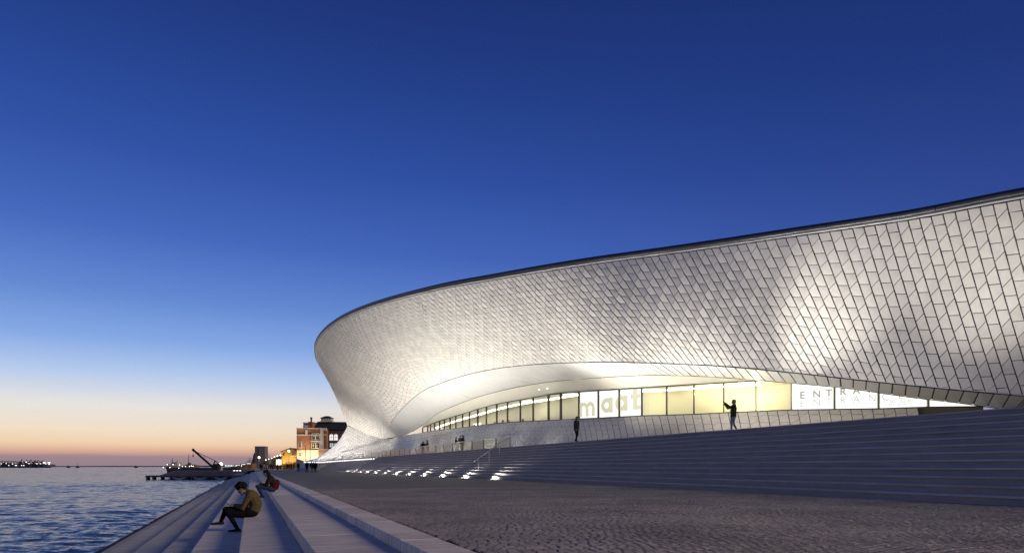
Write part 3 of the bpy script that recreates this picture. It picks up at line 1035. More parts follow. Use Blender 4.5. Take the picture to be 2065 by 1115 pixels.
# cove between the soffit edge and the window heads
b_ = MB()
CE = [tuple(p) for p in CEIL]
rows = [[], [], [], [], []]
for i, p in enumerate(CE):
    p = Vector(p) + Vector((-.10, -.02, .10))
    g_ = wall_pt(min(i, NM - 2), 0 if i < NM - 1 else 1, .04); ztop = MULLIONS[i][3] + .03
    q = Vector((g_.x, g_.y, ztop))
    ctrl = p.lerp(q, .45) + Vector((.12, 0, .30 * min(1, max(0, (i - 2) / 8)) + .03))
    for r_, t_ in enumerate((0, .25, .5, .75, 1)):
        rows[r_].append(tuple(p * (1 - t_) ** 2 + ctrl * 2 * t_ * (1 - t_) + q * t_ * t_))
b_.grid(rows)
mobj('ceiling_cove', b_, 'cream_plaster', smooth=True)
for i, t_ in ((15, .9), (16, .55)):
    p = wall_pt(i, t_, -.75); zc_ = 8.02 if i == 15 else 7.95
    b_ = MB(); b_.sphere((p.x, p.y, zc_ - .22), .05, 8)
    mobj('downlight', b_, 'lamp_soft')
# -- rooms behind the glass
b_ = MB(); b2 = MB(); b3 = MB(); b4 = MB()
DEP = 3.6
for i in range(NM - 1):
    (za, ya), (zb, yb) = wz(i, 0), wz(i, 1)
    a, c = wall_pt(i, 0, .13), wall_pt(i, 1, .13); e, f_ = wall_pt(i, 0, DEP), wall_pt(i, 1, DEP)
    za -= 1.1; zb -= 1.1; ya += .06; yb += .06
    (b4 if 20 <= i < 25 else b_).add([(e.x, e.y, za), (f_.x, f_.y, zb), (f_.x, f_.y, yb), (e.x, e.y, ya)], [(0, 1, 2, 3)])
    b2.add([(a.x, a.y, za), (c.x, c.y, zb), (f_.x, f_.y, zb), (e.x, e.y, za)], [(0, 1, 2, 3)])
    b_.add([(a.x, a.y, ya), (c.x, c.y, yb), (f_.x, f_.y, yb), (e.x, e.y, ya)], [(3, 2, 1, 0)])
    g0, g1 = wall_pt(i, 0, 2.0), wall_pt(i, 1, 2.0)
    if i < 25: b3.beam((g0.x, g0.y, ya - .09), (g1.x, g1.y, yb - .09), .16, .07)
mobj('interior_wall', b_, 'interior_wall'); mobj('interior_floor', b2, 'interior_floor')
mobj('strip_light', b3, 'strip_light'); mobj('interior_screen', b4, 'interior_yellow')
b_ = MB()
for i in range(0, 18):
    (za, ya), (zb, yb) = wz(i, 0), wz(i, 1)
    a, c = wall_pt(i, 0, 3.0), wall_pt(i, 1, 3.0)
    b_.beam((a.x, a.y, za - .5), (c.x, c.y, zb - .5), .5, 2.0)
mobj('interior_counter', b_, 'interior_wall')

# -- lit film on the glass with lettering
def film(i0, i1, material):
    for i in range(i0, i1):
        (za, ya), (zb, yb) = wz(i, .03), wz(i, .97)
        p0, p1 = wall_pt(i, .03, .09), wall_pt(i, .97, .09); q0, q1 = wall_pt(i, .03, .10), wall_pt(i, .97, .10)
        b_ = MB()
        b_.add([(p0.x, p0.y, za), (p1.x, p1.y, zb), (p1.x, p1.y, yb), (p0.x, p0.y, ya), (q0.x, q0.y, za), (q1.x, q1.y, zb), (q1.x, q1.y, yb), (q0.x, q0.y, ya)],
               [(0, 1, 2, 3), (7, 6, 5, 4), (0, 4, 5, 1), (1, 5, 6, 2), (2, 6, 7, 3), (3, 7, 4, 0)])
        mobj('backlit_panel', b_, material)
film(18, 21, 'backlit_white_cool')
film(26, NM - 1, 'backlit_white')
ARC = [0.0]
for i in range(NM - 1):
    ARC.append(ARC[-1] + (MU[i + 1] - MU[i]).length)
def wall_at(s_, inw):
    i = max(0, min(NM - 2, int(np.searchsorted(ARC, s_)) - 1))
    return wall_pt(i, (s_ - ARC[i]) / (ARC[i + 1] - ARC[i]), inw)
def put_shape(name, polys, s0, z, material, inw=.075):
    """flat lettering laid along the window line: polys in letter space (x along the wall in metres from s0, y up)"""
    b_ = MB()
    for poly in polys:
        vs_ = []
        for x, y in poly:
            p = wall_at(s0 + x, inw)
            vs_.append((p.x, p.y, z + y))
        b_.add(vs_, [tuple(range(len(vs_)))])
    return mobj(name, b_, material)
def text_polys(body, size, bold=0.0, spacing=1.0):
    cu = bpy.data.curves.new('lettering', 'FONT')
    cu.body = body; cu.size = size; cu.offset = bold; cu.space_character = spacing
    cu.resolution_u = 4
    o = bpy.data.objects.new('lettering', cu)
    col.objects.link(o)
    dg = bpy.context.evaluated_depsgraph_get()
    me = o.evaluated_get(dg).to_mesh()
    ps = [[(me.vertices[i].co.x, me.vertices[i].co.y) for i in p.vertices] for p in me.polygons]
    o.evaluated_get(dg).to_mesh_clear()
    bpy.data.objects.remove(o); bpy.data.curves.remove(cu)
    return ps
def ring(cx_, cy_, ro, ri, a0=0, a1=360, n=28):
    out_ = []
    for k in range(n):
        u0, u1 = R(a0 + (a1 - a0) * k / n), R(a0 + (a1 - a0) * (k + 1) / n)
        out_.append([(cx_ + ri * math.cos(u0), cy_ + ri * math.sin(u0)), (cx_ + ro * math.cos(u0), cy_ + ro * math.sin(u0)),
                     (cx_ + ro * math.cos(u1), cy_ + ro * math.sin(u1)), (cx_ + ri * math.cos(u1), cy_ + ri * math.sin(u1))])
    return out_
def rect(x0, x1, y0, y1):
    return [[(x0, y0), (x1, y0), (x1, y1), (x0, y1)]]
XH = 1.16      # x-height of the big word
def letter_a():
    r_ = XH / 2
    return ring(r_, r_, r_, r_ * .42) + rect(2 * r_ - .34, 2 * r_ + .04, 0, XH)
def letter_m():
    s_ = .36
    return rect(0, s_, 0, XH) + ring(.55, XH - .55, .55, .25, 0, 180, 16) + rect(.80, 1.16, 0, XH - .55) + ring(1.35, XH - .55, .55, .25, 0, 180, 16) + rect(1.56, 1.90, 0, XH - .55)
def letter_t():
    return rect(.22, .60, 0, 1.56) + rect(0, .86, XH - .30, XH) + rect(.22, .90, 0, .30)

for k_, (i, t_, fn) in enumerate(((18, .0, letter_m), (19, .12, letter_a), (19, .80, letter_a), (20, .50, letter_t))):
    s0 = ARC[i] + t_ * (ARC[i + 1] - ARC[i])
    put_shape('big_letter', fn(), s0, MULLIONS[i][2] + (.12 if k_ == 0 else .28 + .06 * k_), 'letter_pale')
def word(body, places, size, z, material, bold, name):
    for ch, (i, t_) in zip(body, places):
        put_shape(name, text_polys(ch, size, bold), ARC[i] + t_ * (ARC[i + 1] - ARC[i]), z + .15 * (i + t_ - 26), material)
PL = [(26, .20), (26, .50), (26, .80), (27, .12), (27, .42), (27, .76), (28, .06), (28, .40)]
word('ENTRANCE', PL, .64, 5.40, 'letter_grey', .012, 'letter')
word('ENTRANCE', PL, .64, 4.84, 'letter_faint', -.006, 'letter')
put_shape('lettering', text_polys('12:00 - 20:00', .30, 0), ARC[28] + .25, 4.96, 'letter_faint')
put_shape('lettering', text_polys('12 PM - 8 PM', .24, 0), ARC[28] + .25, 4.74, 'letter_faint')
put_shape('lettering', text_polys('your cup', .75, .02), ARC[8] - .6, 5.78, 'neon_white', inw=1.6)
# lamps inside the gallery and under the ceiling
point('gallery_lamp', tuple(wall_pt(24, .75, 1.5) + Vector((0, 0, 5.3))), 300, (1.0, .88, .52), .25)
for i, t_ in ((13, .5), (16, .5), (20, .5), (23, .3)):
    point('gallery_lamp', tuple(wall_pt(i, t_, 1.8) + Vector((0, 0, wz(i, t_)[1] - .5))), 60, (1.0, .92, .66), .2)

# ------------------------------------------------------------------ terrace floodlights, plus unseen fill lamps added to brighten the tiles
FLOOD_AND_FILL = [  # position, target, power, angle
    ((23.2, 30.0, LZ + .25), (29.8, 28.8, 9.7), 4200, 44), ((26.0, 18.5, LZ + .25), (33.4, 22.6, 9.6), 2400, 46),
    ((22.6, 26.0, LZ + .25), (31.0, 26.0, 9.0), 1900, 140), ((22.4, 36.0, LZ + .25), (27.2, 35.0, 10.5), 4300, 140),  # from here on wide unseen fill, added to brighten the face
    ((22.3, 44.5, LZ + .25), (24.5, 41.0, 12.0), 4300, 140), ((24.0, 12.0, LZ + .25), (34.0, 19.0, 9.0), 500, 130),
    ((26.5, 33.5, LZ + .2), (33.0, 35.0, 4.0), 420, 150)]
FLOOD_AND_FILL += [((21.5, 46.0 + 7.0 * k, LZ + .3), (24.5, 46.5 + 7.0 * k, 4.6), 80, 165) for k in range(9)]  # unseen fill lamps added to brighten the plinth
for n_, (p, q, w, a_) in enumerate(FLOOD_AND_FILL):
    spot('flood_and_fill_beam', p, q, w, a_, 1.0, (1.0, .965, .91), .14)

# ------------------------------------------------------------------ strip of small lamps along the foot of the flare
st = thing('lamp_strip', 'row of tiny white lamps glowing under the flared tile skirt beyond the stairs', 'light strip', (17, 140, 2.3))
pl = [Vector(p) for p in EDGE[:7]]
n_lamp = 0
b_ = MB()
for a, c in zip(pl, pl[1:]):
    b_.beam(a + Vector((-.03, -.03, .02)), c + Vector((-.03, -.03, .02)), .12, .12)
o = obj('channel', b_, 'mullion_dark', st); o.matrix_parent_inverse = Matrix.Translation((-17, -140, -2.3))
for a, c in zip(pl, pl[1:]):
    d = (c - a); n_ = max(1, int(d.length / .95))
    for k in range(n_):
        p = a + d * ((k + .5) / n_)
        nd = Vector((-d.y, d.x, 0)).normalized(); nd = nd if nd.x < 0 else -nd
        b_ = MB(); q = p + nd * .08
        b_.box(q.x - .10, q.x + .10, q.y - .10, q.y + .10, q.z - .30, q.z - .12)
        o = obj('lamp', b_, 'lamp_dot', st); o.matrix_parent_inverse = Matrix.Translation((-17, -140, -2.3))
        if n_lamp % 4 == 0:
            spot('skirt_fill_spot', tuple(q + nd * 1.5 + Vector((0, 0, .1))), tuple(q - nd * 1.8 + Vector((0, 0, 4.2))), 1500 if q.y > 132 else 600, 125, .9, (1, .97, .92), .12)  # unseen spots out in front of the strip, added to brighten the skirt
        n_lamp += 1

# ------------------------------------------------------------------ twelve lamps at the foot of the stairs
ORD = ['nearest', 'second', 'third', 'fourth', 'fifth', 'sixth', 'seventh', 'eighth', 'ninth', 'tenth', 'eleventh', 'farthest']
for k in range(12):
    y = 46.6 + 7.2 * k
    lamp = thing('step_lamp', f'{ORD[k]} of the twelve bright ground lamps at the foot of the stairs' if k in (0, 11) else f'small bright ground lamp at the foot of the stairs, {ORD[k]} from the handrail end',
                 'ground lamp', (15.98, y, 0), 0, 'ground lamps along the foot of the stairs')
    b_ = MB(); b_.box(-.11, .11, -.22, .22, -.03, .055)
    obj('housing', b_, 'steel', lamp)
    b_ = MB(); b_.box(.112, .13, -.19, .19, .0, .05)
    obj('lens', b_, 'lamp_white', lamp)
    s_ = spot('step_lamp_beam', (16.12, y, .15), (18.5, y - .4, .8), 230 if k < 7 else 130, 150, .6, (1, .95, .86), .05)
    spot('facade_wash_beam', (15.9, y, .14), (17.5, y + 4.0, 14.0), (6000, 6000, 7200, 7400, 6600, 5200, 4300, 3800, 2800, 2100, 1500, 1100)[k], 110, 1.0, (1.0, .97, .92), .12)

# ------------------------------------------------------------------ balustrade on the terrace edge and handrail down the stairs
bal = thing('balustrade', 'long steel and glass balustrade along the top edge of the stairs', 'railing', (21.3, 56.3, LZ))
ys = [56.3 + 3.7 * k for k in range(19)]
for k, y in enumerate(ys):
    b_ = MB(); b_.box(-.04, .04, y - 56.3 - .04, y - 56.3 + .04, 0, .95)
    obj('post', b_, 'steel_dark', bal)
    if k < 18:
        b_ = MB(); b_.box(-.008, .008, y - 56.3 + .07, y - 56.3 + 3.63, .08, .88)
        obj('glass_panel', b_, 'rail_glass', bal)
b_ = MB(); b_.tube([(0, -.1, .97), (0, 66.8, .97)], .05, 8)
obj('rail', b_, 'steel', bal, True)
b_ = MB(); b_.tube([(0, 66.8, .97), (-.9, 68.6, .93), (-2.6, 79, .86), (-5.1, 91, .62)], .035, 8)
obj('rail_end', b_, 'steel', bal, True)
for (x, y, z0) in ((-.9, 68.6, -.05), (-1.7, 73.6, -.12), (-2.6, 79, -.2), (-3.9, 85, -.3), (-5.1, 91, -.42)):
    b_ = MB(); b_.box(x - .03, x + .03, y - .03, y + .03, z0, z0 + 1.04)
    obj('post', b_, 'steel_dark', bal)
hr = thing('handrail', 'single slanting steel handrail running down the stairs on three thin posts', 'handrail', (17.3, 53.0, .44))
HP = [(17.3, 53.0), (18.5, 53.8), (19.7, 54.6), (21.1, 55.6)]
tops = []
for k, (x, y) in enumerate(HP):
    z = SR * (math.floor((x - SX) / ST) + 1)
    b_ = MB(); b_.box(x - 17.3 - .022, x - 17.3 + .022, y - 53 - .022, y - 53 + .022, z - .44, z - .44 + .93)
    obj('post', b_, 'steel', hr)
    tops.append((x - 17.3, y - 53, z - .44 + .94))
b_ = MB(); b_.tube([(-.45, -.3, tops[0][2] - .26), tops[0], tops[1], tops[2], tops[3], (4.35, 3.0, tops[3][2] + .02)], .04, 8)
obj('rail', b_, 'steel', hr, True)

# ------------------------------------------------------------------ people
mat('skin', (0.36, 0.22, 0.16), 0.55)
mat('hair_dark', (0.010, 0.008, 0.006), 0.8, spec=0.2, bump=0.8, bump_scale=60)
mat('cloth_olive', (0.10, 0.077, 0.032), 0.9, spec=0.15, var=0.2, var_scale=14, bump=0.5, bump_scale=30)
mat('cloth_black', (0.006, 0.006, 0.007), 0.9, spec=0.15, var=0.2, var_scale=10, bump=0.4, bump_scale=30)
mat('cloth_dark', (0.02, 0.02, 0.024), 0.9, spec=0.15, var=0.2, var_scale=10, bump=0.4, bump_scale=30)
mat('cloth_denim', (0.03, 0.042, 0.08), 0.9, spec=0.15, var=0.2, var_scale=12, bump=0.4, bump_scale=30)
mat('cloth_red', (0.085, 0.007, 0.009), 0.9, spec=0.15, var=0.2, var_scale=12, bump=0.4, bump_scale=30)
mat('cloth_grey', (0.36, 0.35, 0.34), 0.8, var=0.15, var_scale=12, bump=0.4, bump_scale=30)
mat('cloth_tan', (0.22, 0.16, 0.10), 0.8, var=0.15, var_scale=12)
mat('cloth_white', (0.55, 0.53, 0.50), 0.8)
mat('cloth_brown', (0.032, 0.023, 0.017), 0.9, spec=0.15, var=0.2, var_scale=12)
mat('shoe', (0.012, 0.011, 0.011), 0.5)
mat('phone_black', (0.012, 0.012, 0.013), 0.25)
emis('phone_screen', (0.8, 0.9, 1.0), 0.12)

def capsule(bm_v, bm_f, a, b, ra, rb, n=10, rings=4):
    a = np.array(a, float); b = np.array(b, float)
    d = b - a; ln = np.linalg.norm(d)
    d = d / ln if ln > 1e-6 else np.array([0, 0, 1.0])
    up = np.array([0, 0, 1.0]) if abs(d[2]) < .9 else np.array([1.0, 0, 0])
    s = np.cross(d, up); s /= np.linalg.norm(s); u = np.cross(s, d)
    o = len(bm_v)
    prof = [(a, ra, -math.pi / 2 + math.pi / 2 * i / rings) for i in range(rings + 1)] + [(b, rb, math.pi / 2 * i / rings) for i in range(rings + 1)]
    for c, r_, th_ in prof:
        rr_ = max(r_ * math.cos(th_), r_ * .02); z = r_ * math.sin(th_)
        for k in range(n):
            p = 2 * PI * k / n
            bm_v.append(tuple(c + d * z + (s * math.cos(p) + u * math.sin(p)) * rr_))
    m_ = len(prof)
    for i in range(m_ - 1):
        for k in range(n):
            k2 = (k + 1) % n
            bm_f.append((o + i * n + k, o + i * n + k2, o + (i + 1) * n + k2, o + (i + 1) * n + k))
    bm_f.append(tuple(o + k for k in range(n))[::-1])
    bm_f.append(tuple(o + (m_ - 1) * n + k for k in range(n)))

def fuse(name, caps, mats, voxel, smooth_it=4):
    """one continuous surface from overlapping tapered limbs; each face takes the material of the limb nearest to it"""
    v, f = [], []
    for c in caps:
        capsule(v, f, *c[:4])
    me = bpy.data.meshes.new(name)
    me.from_pydata(v, [], f)
    o = bpy.data.objects.new(name, me)
    col.objects.link(o)
    md = o.modifiers.new('r', 'REMESH'); md.mode = 'VOXEL'; md.voxel_size = voxel; md.use_smooth_shade = True
    ms = o.modifiers.new('s', 'SMOOTH'); ms.factor = .5; ms.iterations = smooth_it
    dg = bpy.context.evaluated_depsgraph_get()
    res = bpy.data.meshes.new_from_object(o.evaluated_get(dg))
    bpy.data.objects.remove(o); bpy.data.meshes.remove(me)
    res.name = name
    names = []
    for c in caps:
        if c[4] not in names: names.append(c[4])
    res.materials.clear()
    for q in names: res.materials.append(MAT[q])
    nf = len(res.polygons)
    ctr = np.empty(nf * 3); res.polygons.foreach_get('center', ctr); ctr = ctr.reshape(-1, 3)
    best = np.full(nf, 1e9); idx = np.zeros(nf, int)
    for c in caps:
        a = np.array(c[0], float); b = np.array(c[1], float); d = b - a
        t_ = np.clip(((ctr - a) @ d) / max(d @ d, 1e-9), 0, 1)
        q = np.linalg.norm(ctr - (a + t_[:, None] * d), axis=1) - (c[2] * (1 - t_) + c[3] * t_)
        k = q < best
        best[k] = q[k]; idx[k] = names.index(c[4])
    res.polygons.foreach_set('material_index', idx.astype(np.int32))
    res.polygons.foreach_set('use_smooth', [True] * nf)
    return res

def hand(caps, w, d, curl, side, k=1.0, fr=.0085, skin='skin'):
    """palm, four unequal fingers bent at the knuckles, thumb leaving the side of the palm. d: direction of the hand, curl: direction the fingers bend to"""
    w = Vector(w); d = Vector(d).normalized(); cu = Vector(curl); cu = (cu - d * cu.dot(d)).normalized()
    s = d.cross(cu).normalized() * side
    kn = w + d * .085 * k
    for i in range(3):
        caps.append((w + s * .018 * (i - 1), kn + s * .026 * (i - 1), .017 * k, .016 * k, skin))
    for i, ln in enumerate((.068, .078, .072, .056)):
        b0 = kn + s * (.030 - .020 * i) * k
        b1 = b0 + (d * .75 + cu * .5).normalized() * ln * .55 * k
        b2 = b1 + (d * .2 + cu * .9).normalized() * ln * .5 * k
        caps.append((b0, b1, fr * 1.1, fr, skin)); caps.append((b1, b2, fr, fr * .85, skin))
    t0 = w + d * .03 * k + s * .03 * k; t1 = t0 + (d * .6 + s * .6 + cu * .3).normalized() * .04 * k; t2 = t1 + (d * .8 + cu * .6).normalized() * .03 * k
    caps.append((t0, t1, fr * 1.35, fr * 1.15, skin)); caps.append((t1, t2, fr * 1.1, fr * .95, skin))

def head(caps, c, fwd, up=(0, 0, 1), k=1.0):
    c = Vector(c); f = Vector(fwd).normalized(); u = Vector(up); u = (u - f * u.dot(f)).normalized(); r_ = f.cross(u)
    P_ = lambda x, y, z: c + (r_ * x + f * y + u * z) * k
    caps.append((P_(0, -.015, .03), P_(0, .01, .02), .088 * k, .085 * k, 'skin'))
    caps.append((P_(0, .03, -.02), P_(0, .055, -.085), .065 * k, .036 * k, 'skin'))        # jaw and chin
    caps.append((P_(0, .093, .015), P_(0, .112, -.022), .011 * k, .015 * k, 'skin'))       # nose
    caps.append((P_(-.016, .088, -.055), P_(.016, .088, -.055), .012 * k, .012 * k, 'skin'))   # mouth
    caps.append((P_(-.05, .078, .035), P_(.05, .078, .035), .016 * k, .016 * k, 'skin'))     # brow
    for sx in (-1, 1):
        caps.append((P_(.083 * sx, -.005, .02), P_(.086 * sx, -.01, -.025), .016 * k, .011 * k, 'skin'))  # ears
    return P_

def make_person(label, loc, rz, caps, hair, group=None, voxel=.02, scale=1.0, smooth_it=3):
    t_ = thing('person', label, 'person', loc, rz, group)
    t_.scale = (scale,) * 3
    link('body', fuse('body', caps, None, voxel, smooth_it), t_)
    if hair:
        link('hair', fuse('hair', hair, None, max(voxel * .9, .012), 2), t_)
    return t_

def standing(lean=0.0, stride=0.0, larm='down', rarm='down', top='cloth_dark', legs='cloth_black', turn=0.0, bulk=1.0, hairmat='hair_dark', long_hair=False, fr=.011, skirt=False, look=(0, 1, -.05), bag=None):
    V_ = Vector
    caps = []
    pel = V_((0, -.02, .94)); ch = V_((0, lean * .35, 1.28)); nk = V_((0, lean * .55, 1.47)); hd = V_((0, lean * .62 + .025, 1.61))
    for sx in (-1, 1):
        caps.append((pel + V_((.065 * sx, 0, 0)), ch + V_((.075 * sx, 0, 0)), .115 * bulk, .125 * bulk, top))
        caps.append((ch + V_((.06 * sx, 0, 0)), ch + V_((.13 * sx, 0, .13)), .115 * bulk, .075 * bulk, top))
        st_ = stride * sx
        hip = pel + V_((.085 * sx, 0, -.04)); kne = V_((.095 * sx, st_ * .5 + .03, .50)); ank = V_((.10 * sx, st_ - (.12 if st_ < 0 else 0), .09 + (.07 if st_ < 0 else 0)))
        toe = ank + V_((.03 * sx, .17, -.055 - (.03 if st_ < 0 else 0)))
        caps.append((hip, kne, .098 * bulk, .066, legs)); caps.append((kne, ank, .064, .048, legs))
        caps.append((ank + V_((0, -.03, -.045)), toe, .042, .034, 'shoe'))
        if skirt: caps.append((hip, hip + V_((.05 * sx, .02, -.42)), .12, .13, legs))
        sh = ch + V_((.185 * sx, 0, .13))
        mode = larm if sx < 0 else rarm
        if mode == 'down': el, wr, cu = sh + V_((.06 * sx, -.03, -.29)), sh + V_((.07 * sx, .06, -.53)), (-sx * .6, .8, 0)
        elif mode == 'swing': el, wr, cu = sh + V_((.05 * sx, -.10 * (1 if st_ > 0 else -1), -.28)), sh + V_((.05 * sx, -.16 * (1 if st_ > 0 else -1) + .1, -.5)), (-sx * .6, .8, 0)
        elif mode == 'pocket': el, wr, cu = sh + V_((.11 * sx, -.10, -.26)), pel + V_((.17 * sx, .07, .03)), (-sx, .4, -.3)
        elif mode == 'front': el, wr, cu = sh + V_((.07 * sx, .03, -.28)), ch + V_((.06 * sx, .27, -.02)), (-sx * .3, .2, -1)
        elif mode == 'raise': el, wr, cu = sh + V_((.07 * sx, .24, -.10)), sh + V_((-.06 * sx, .44, .13)), (-sx * .8, .3, 0)
        elif mode == 'rail': el, wr, cu = sh + V_((.16 * sx, .02, -.25)), sh + V_((.20 * sx, .24, -.40)), (0, .3, -1)
        elif mode == 'back': el, wr, cu = sh + V_((.10 * sx, -.12, -.26)), pel + V_((.05 * sx, -.16, .12)), (-sx, -.2, 0)
        caps.append((sh, el, .068 * bulk, .054 * bulk, top)); caps.append((el, wr, .052 * bulk, .040, top))
        hand(caps, wr, (wr - el), cu, sx, 1.0, fr)
    caps.append((pel + V_((-.06, 0, -.05)), pel + V_((.06, 0, -.05)), .12 * bulk, .12 * bulk, top if not skirt else legs))
    caps.append((nk - V_((0, 0, .06)), hd - V_((0, .03, .06)), .062, .055, 'skin'))
    caps.append((nk - V_((.06, .01, .04)), nk + V_((.06, -.01, -.04)), .062, .062, top))
    P_ = head(caps, hd, look)
    if bag: caps.append((ch + V_((0, -.16, .08)), pel + V_((0, -.17, .1)), .13, .14, bag))
    hair = [(P_(0, -.03, .05), P_(0, .0, .062), .096, .088, hairmat), (P_(-.03, -.05, -.02), P_(.03, -.05, -.02), .075, .075, hairmat)]
    if long_hair:
        hair += [(P_(-.07, -.03, .0), P_(-.08, -.03, -.18), .05, .04, hairmat), (P_(.07, -.03, .0), P_(.08, -.03, -.18), .05, .04, hairmat), (P_(0, -.07, 0), P_(0, -.08, -.2), .07, .06, hairmat)]
    return caps, hair

def facing(dx, dy):      # rotation that turns +Y of the figure towards (dx, dy)
    return math.atan2(-dx, dy)
V_ = Vector
# woman seated on the river steps, bent over her phone; figure space: +Y towards the river, origin on the edge of her tread
T2 = -.345; T3 = -.685
c = []
pel = V_((0, -.21, .125)); mid = V_((0, -.27, .32)); ch = V_((0, -.19, .50)); nk = V_((0, -.06, .61)); hd = V_((0, .045, .665))
for sx in (-1, 1):
    c.append((pel + V_((.08 * sx, 0, 0)), pel + V_((.10 * sx, .08, -.01)), .118, .11, 'cloth_black'))
    c.append((pel + V_((.05 * sx, -.02, .06)), mid + V_((.05 * sx, 0, 0)), .135, .135, 'cloth_olive'))
    c.append((mid + V_((.055 * sx, 0, 0)), ch + V_((.06 * sx, 0, 0)), .135, .13, 'cloth_olive'))
    c.append((ch + V_((.06 * sx, 0, 0)), ch + V_((.14 * sx, .03, .06)), .12, .078, 'cloth_olive'))
    sh = ch + V_((.175 * sx, .04, .05)); el = V_((.20 * sx, .0, .235)); wr = V_((.06 * sx, .185, .285))
    c.append((sh, el, .076, .060, 'cloth_olive')); c.append((el, wr, .056, .042, 'cloth_olive'))
    hand(c, wr, V_((-.03 * sx, .12, .04)), (-.5 * sx, .3, -.6), sx, .95, .0085)
kL, kR = V_((-.11, .33, .125)), V_((.03, .40, .185))
aL, aR = V_((-.10, .13, T3 - T2 + .085)), V_((-.02, .50, -.085))
c.append((V_((-.09, -.16, .12)), kL, .105, .078, 'cloth_black')); c.append((kL, aL, .066, .043, 'cloth_black'))
c.append((V_((.09, -.16, .13)), kR, .105, .080, 'cloth_black')); c.append((kR, aR, .066, .043, 'cloth_black'))
c.append((V_((-.07, -.05, .10)), kL + V_((0, -.02, -.01)), .12, .10, 'cloth_black'))
c.append((V_((.05, -.05, .10)), kR + V_((0, -.03, -.02)), .12, .09, 'cloth_black'))
c.append((aL + V_((0, -.045, -.04)), aL + V_((-.01, .185, -.055)), .042, .029, 'shoe'))
c.append((aR + V_((0, -.035, -.035)), aR + V_((-.01, .20, -.055)), .042, .029, 'shoe'))
c.append((nk - V_((0, .07, .05)), hd - V_((0, .03, .04)), .062, .054, 'skin'))
c.append((ch + V_((0, .03, .06)), nk - V_((0, .02, .0)), .10, .066, 'cloth_olive'))
P_ = head(c, hd, (0, .75, -.66))
hair = [(P_(0, -.04, .04), P_(0, .0, .06), .105, .098, 'hair_dark')]
rr_ = random.Random(3)
for k in range(58):
    a, z = rr_.uniform(0, 2 * PI), rr_.uniform(-.35, 1)
    d = V_((math.cos(a) * math.sqrt(max(0, 1 - z * z)), math.sin(a) * math.sqrt(max(0, 1 - z * z)), z))
    if d.y > .55 and z < .45: continue
    p = P_(d.x * .118, d.y * .118 - .02, d.z * .115 + .045)
    hair.append((p, P_(d.x * .145 + rr_.uniform(-.03, .03), d.y * .15 - .02, d.z * .14 + .04 + rr_.uniform(-.04, .02)), rr_.uniform(.020, .034), .011, 'hair_dark'))
woman = make_person('woman with curly hair in an olive jacket bent over a phone on the river steps', (-.175, 18.15, T2), PI / 2 - .12, c, hair, None, .009, 1.05, 3)
ph = thing('phone', 'small dark phone held in both hands by the seated woman', 'phone', (0, 0, 0))
b_ = MB(); b_.slab(-.036, .036, -.075, .075, -.004, .004, .003)
obj('case', b_, 'phone_black', ph)
b_ = MB(); b_.box(-.032, .032, -.068, .068, .0045, .0055)
obj('screen', b_, 'phone_screen', ph)
ph.matrix_world = Matrix.Translation((-.175, 18.15, T2)) @ Matrix.Rotation(PI / 2 - .12, 4, 'Z') @ Matrix.Scale(1.05, 4) @ Matrix.Translation((0, .335, .315)) @ Matrix.Rotation(.75, 4, 'X')

# second sitter, knees drawn up, on the next tread up; figure space as above
c = []
pel = V_((0, -.10, .125)); mid = V_((0, -.15, .34)); ch = V_((0, -.03, .54)); nk = V_((0, .09, .66)); hd = V_((0, .145, .755))
for sx in (-1, 1):
    c.append((pel + V_((.08 * sx, 0, 0)), pel + V_((.10 * sx, .10, 0)), .12, .11, 'cloth_denim'))
    c.append((pel + V_((.05 * sx, -.02, .08)), mid + V_((.055 * sx, 0, 0)), .145, .145, 'cloth_red'))
    c.append((mid + V_((.06 * sx, .04, .06)), ch + V_((.06 * sx, 0, 0)), .140, .13, 'cloth_brown'))
    c.append((ch + V_((.06 * sx, 0, 0)), ch + V_((.15 * sx, .03, .06)), .12, .08, 'cloth_brown'))
    sh = ch + V_((.185 * sx, .03, .05)); el = V_((.20 * sx, .13, .30)); wr = V_((.07 * sx, .36, .335))
    c.append((sh, el, .076, .062, 'cloth_brown')); c.append((el, wr, .058, .044, 'cloth_brown'))
    hand(c, wr, V_((-.06 * sx, .12, -.02)), (-.5 * sx, .2, -.8), sx, .95, .0095)
    kn = V_((.12 * sx, .47, .235)); an = V_((.09 * sx, .30, -.205 + .085))
    c.append((pel + V_((.09 * sx, .03, .02)), kn, .105, .074, 'cloth_denim')); c.append((kn, an, .066, .046, 'cloth_denim'))
    c.append((an + V_((0, -.045, -.04)), an + V_((.02 * sx, .185, -.055)), .042, .030, 'shoe'))
c.append((mid + V_((0, -.10, .06)), pel + V_((0, -.11, .09)), .12, .13, 'cloth_red'))
c.append((nk - V_((0, .07, .06)), hd - V_((0, .03, .05)), .064, .056, 'skin'))
c.append((ch + V_((0, .03, .06)), nk - V_((0, .02, .0)), .10, .07, 'cloth_brown'))
P_ = head(c, hd, (0, .92, -.38))
hair = [(P_(0, -.03, .05), P_(0, .005, .062), .104, .095, 'hair_dark'), (P_(-.03, -.05, -.02), P_(.03, -.05, -.02), .085, .085, 'hair_dark'), (P_(0, -.08, -.05), P_(0, -.10, -.16), .06, .045, 'hair_dark')]
make_person('person in a dark red jacket and jeans sitting with knees drawn up on the steps', (.716, 29.8, -.14), PI / 2 + .1, c, hair, None, .012, 1.03, 3)

# man standing at the top of the stairs, side on
c, h = standing(.02, .03, 'pocket', 'down', 'cloth_dark', 'cloth_black', bulk=1.3, hairmat='cloth_brown')
make_person('man in a dark jacket standing alone below the big white lettering', (21.45, 43.4, LZ), facing(.55, -.8), c, h, None, .014, 1.04)
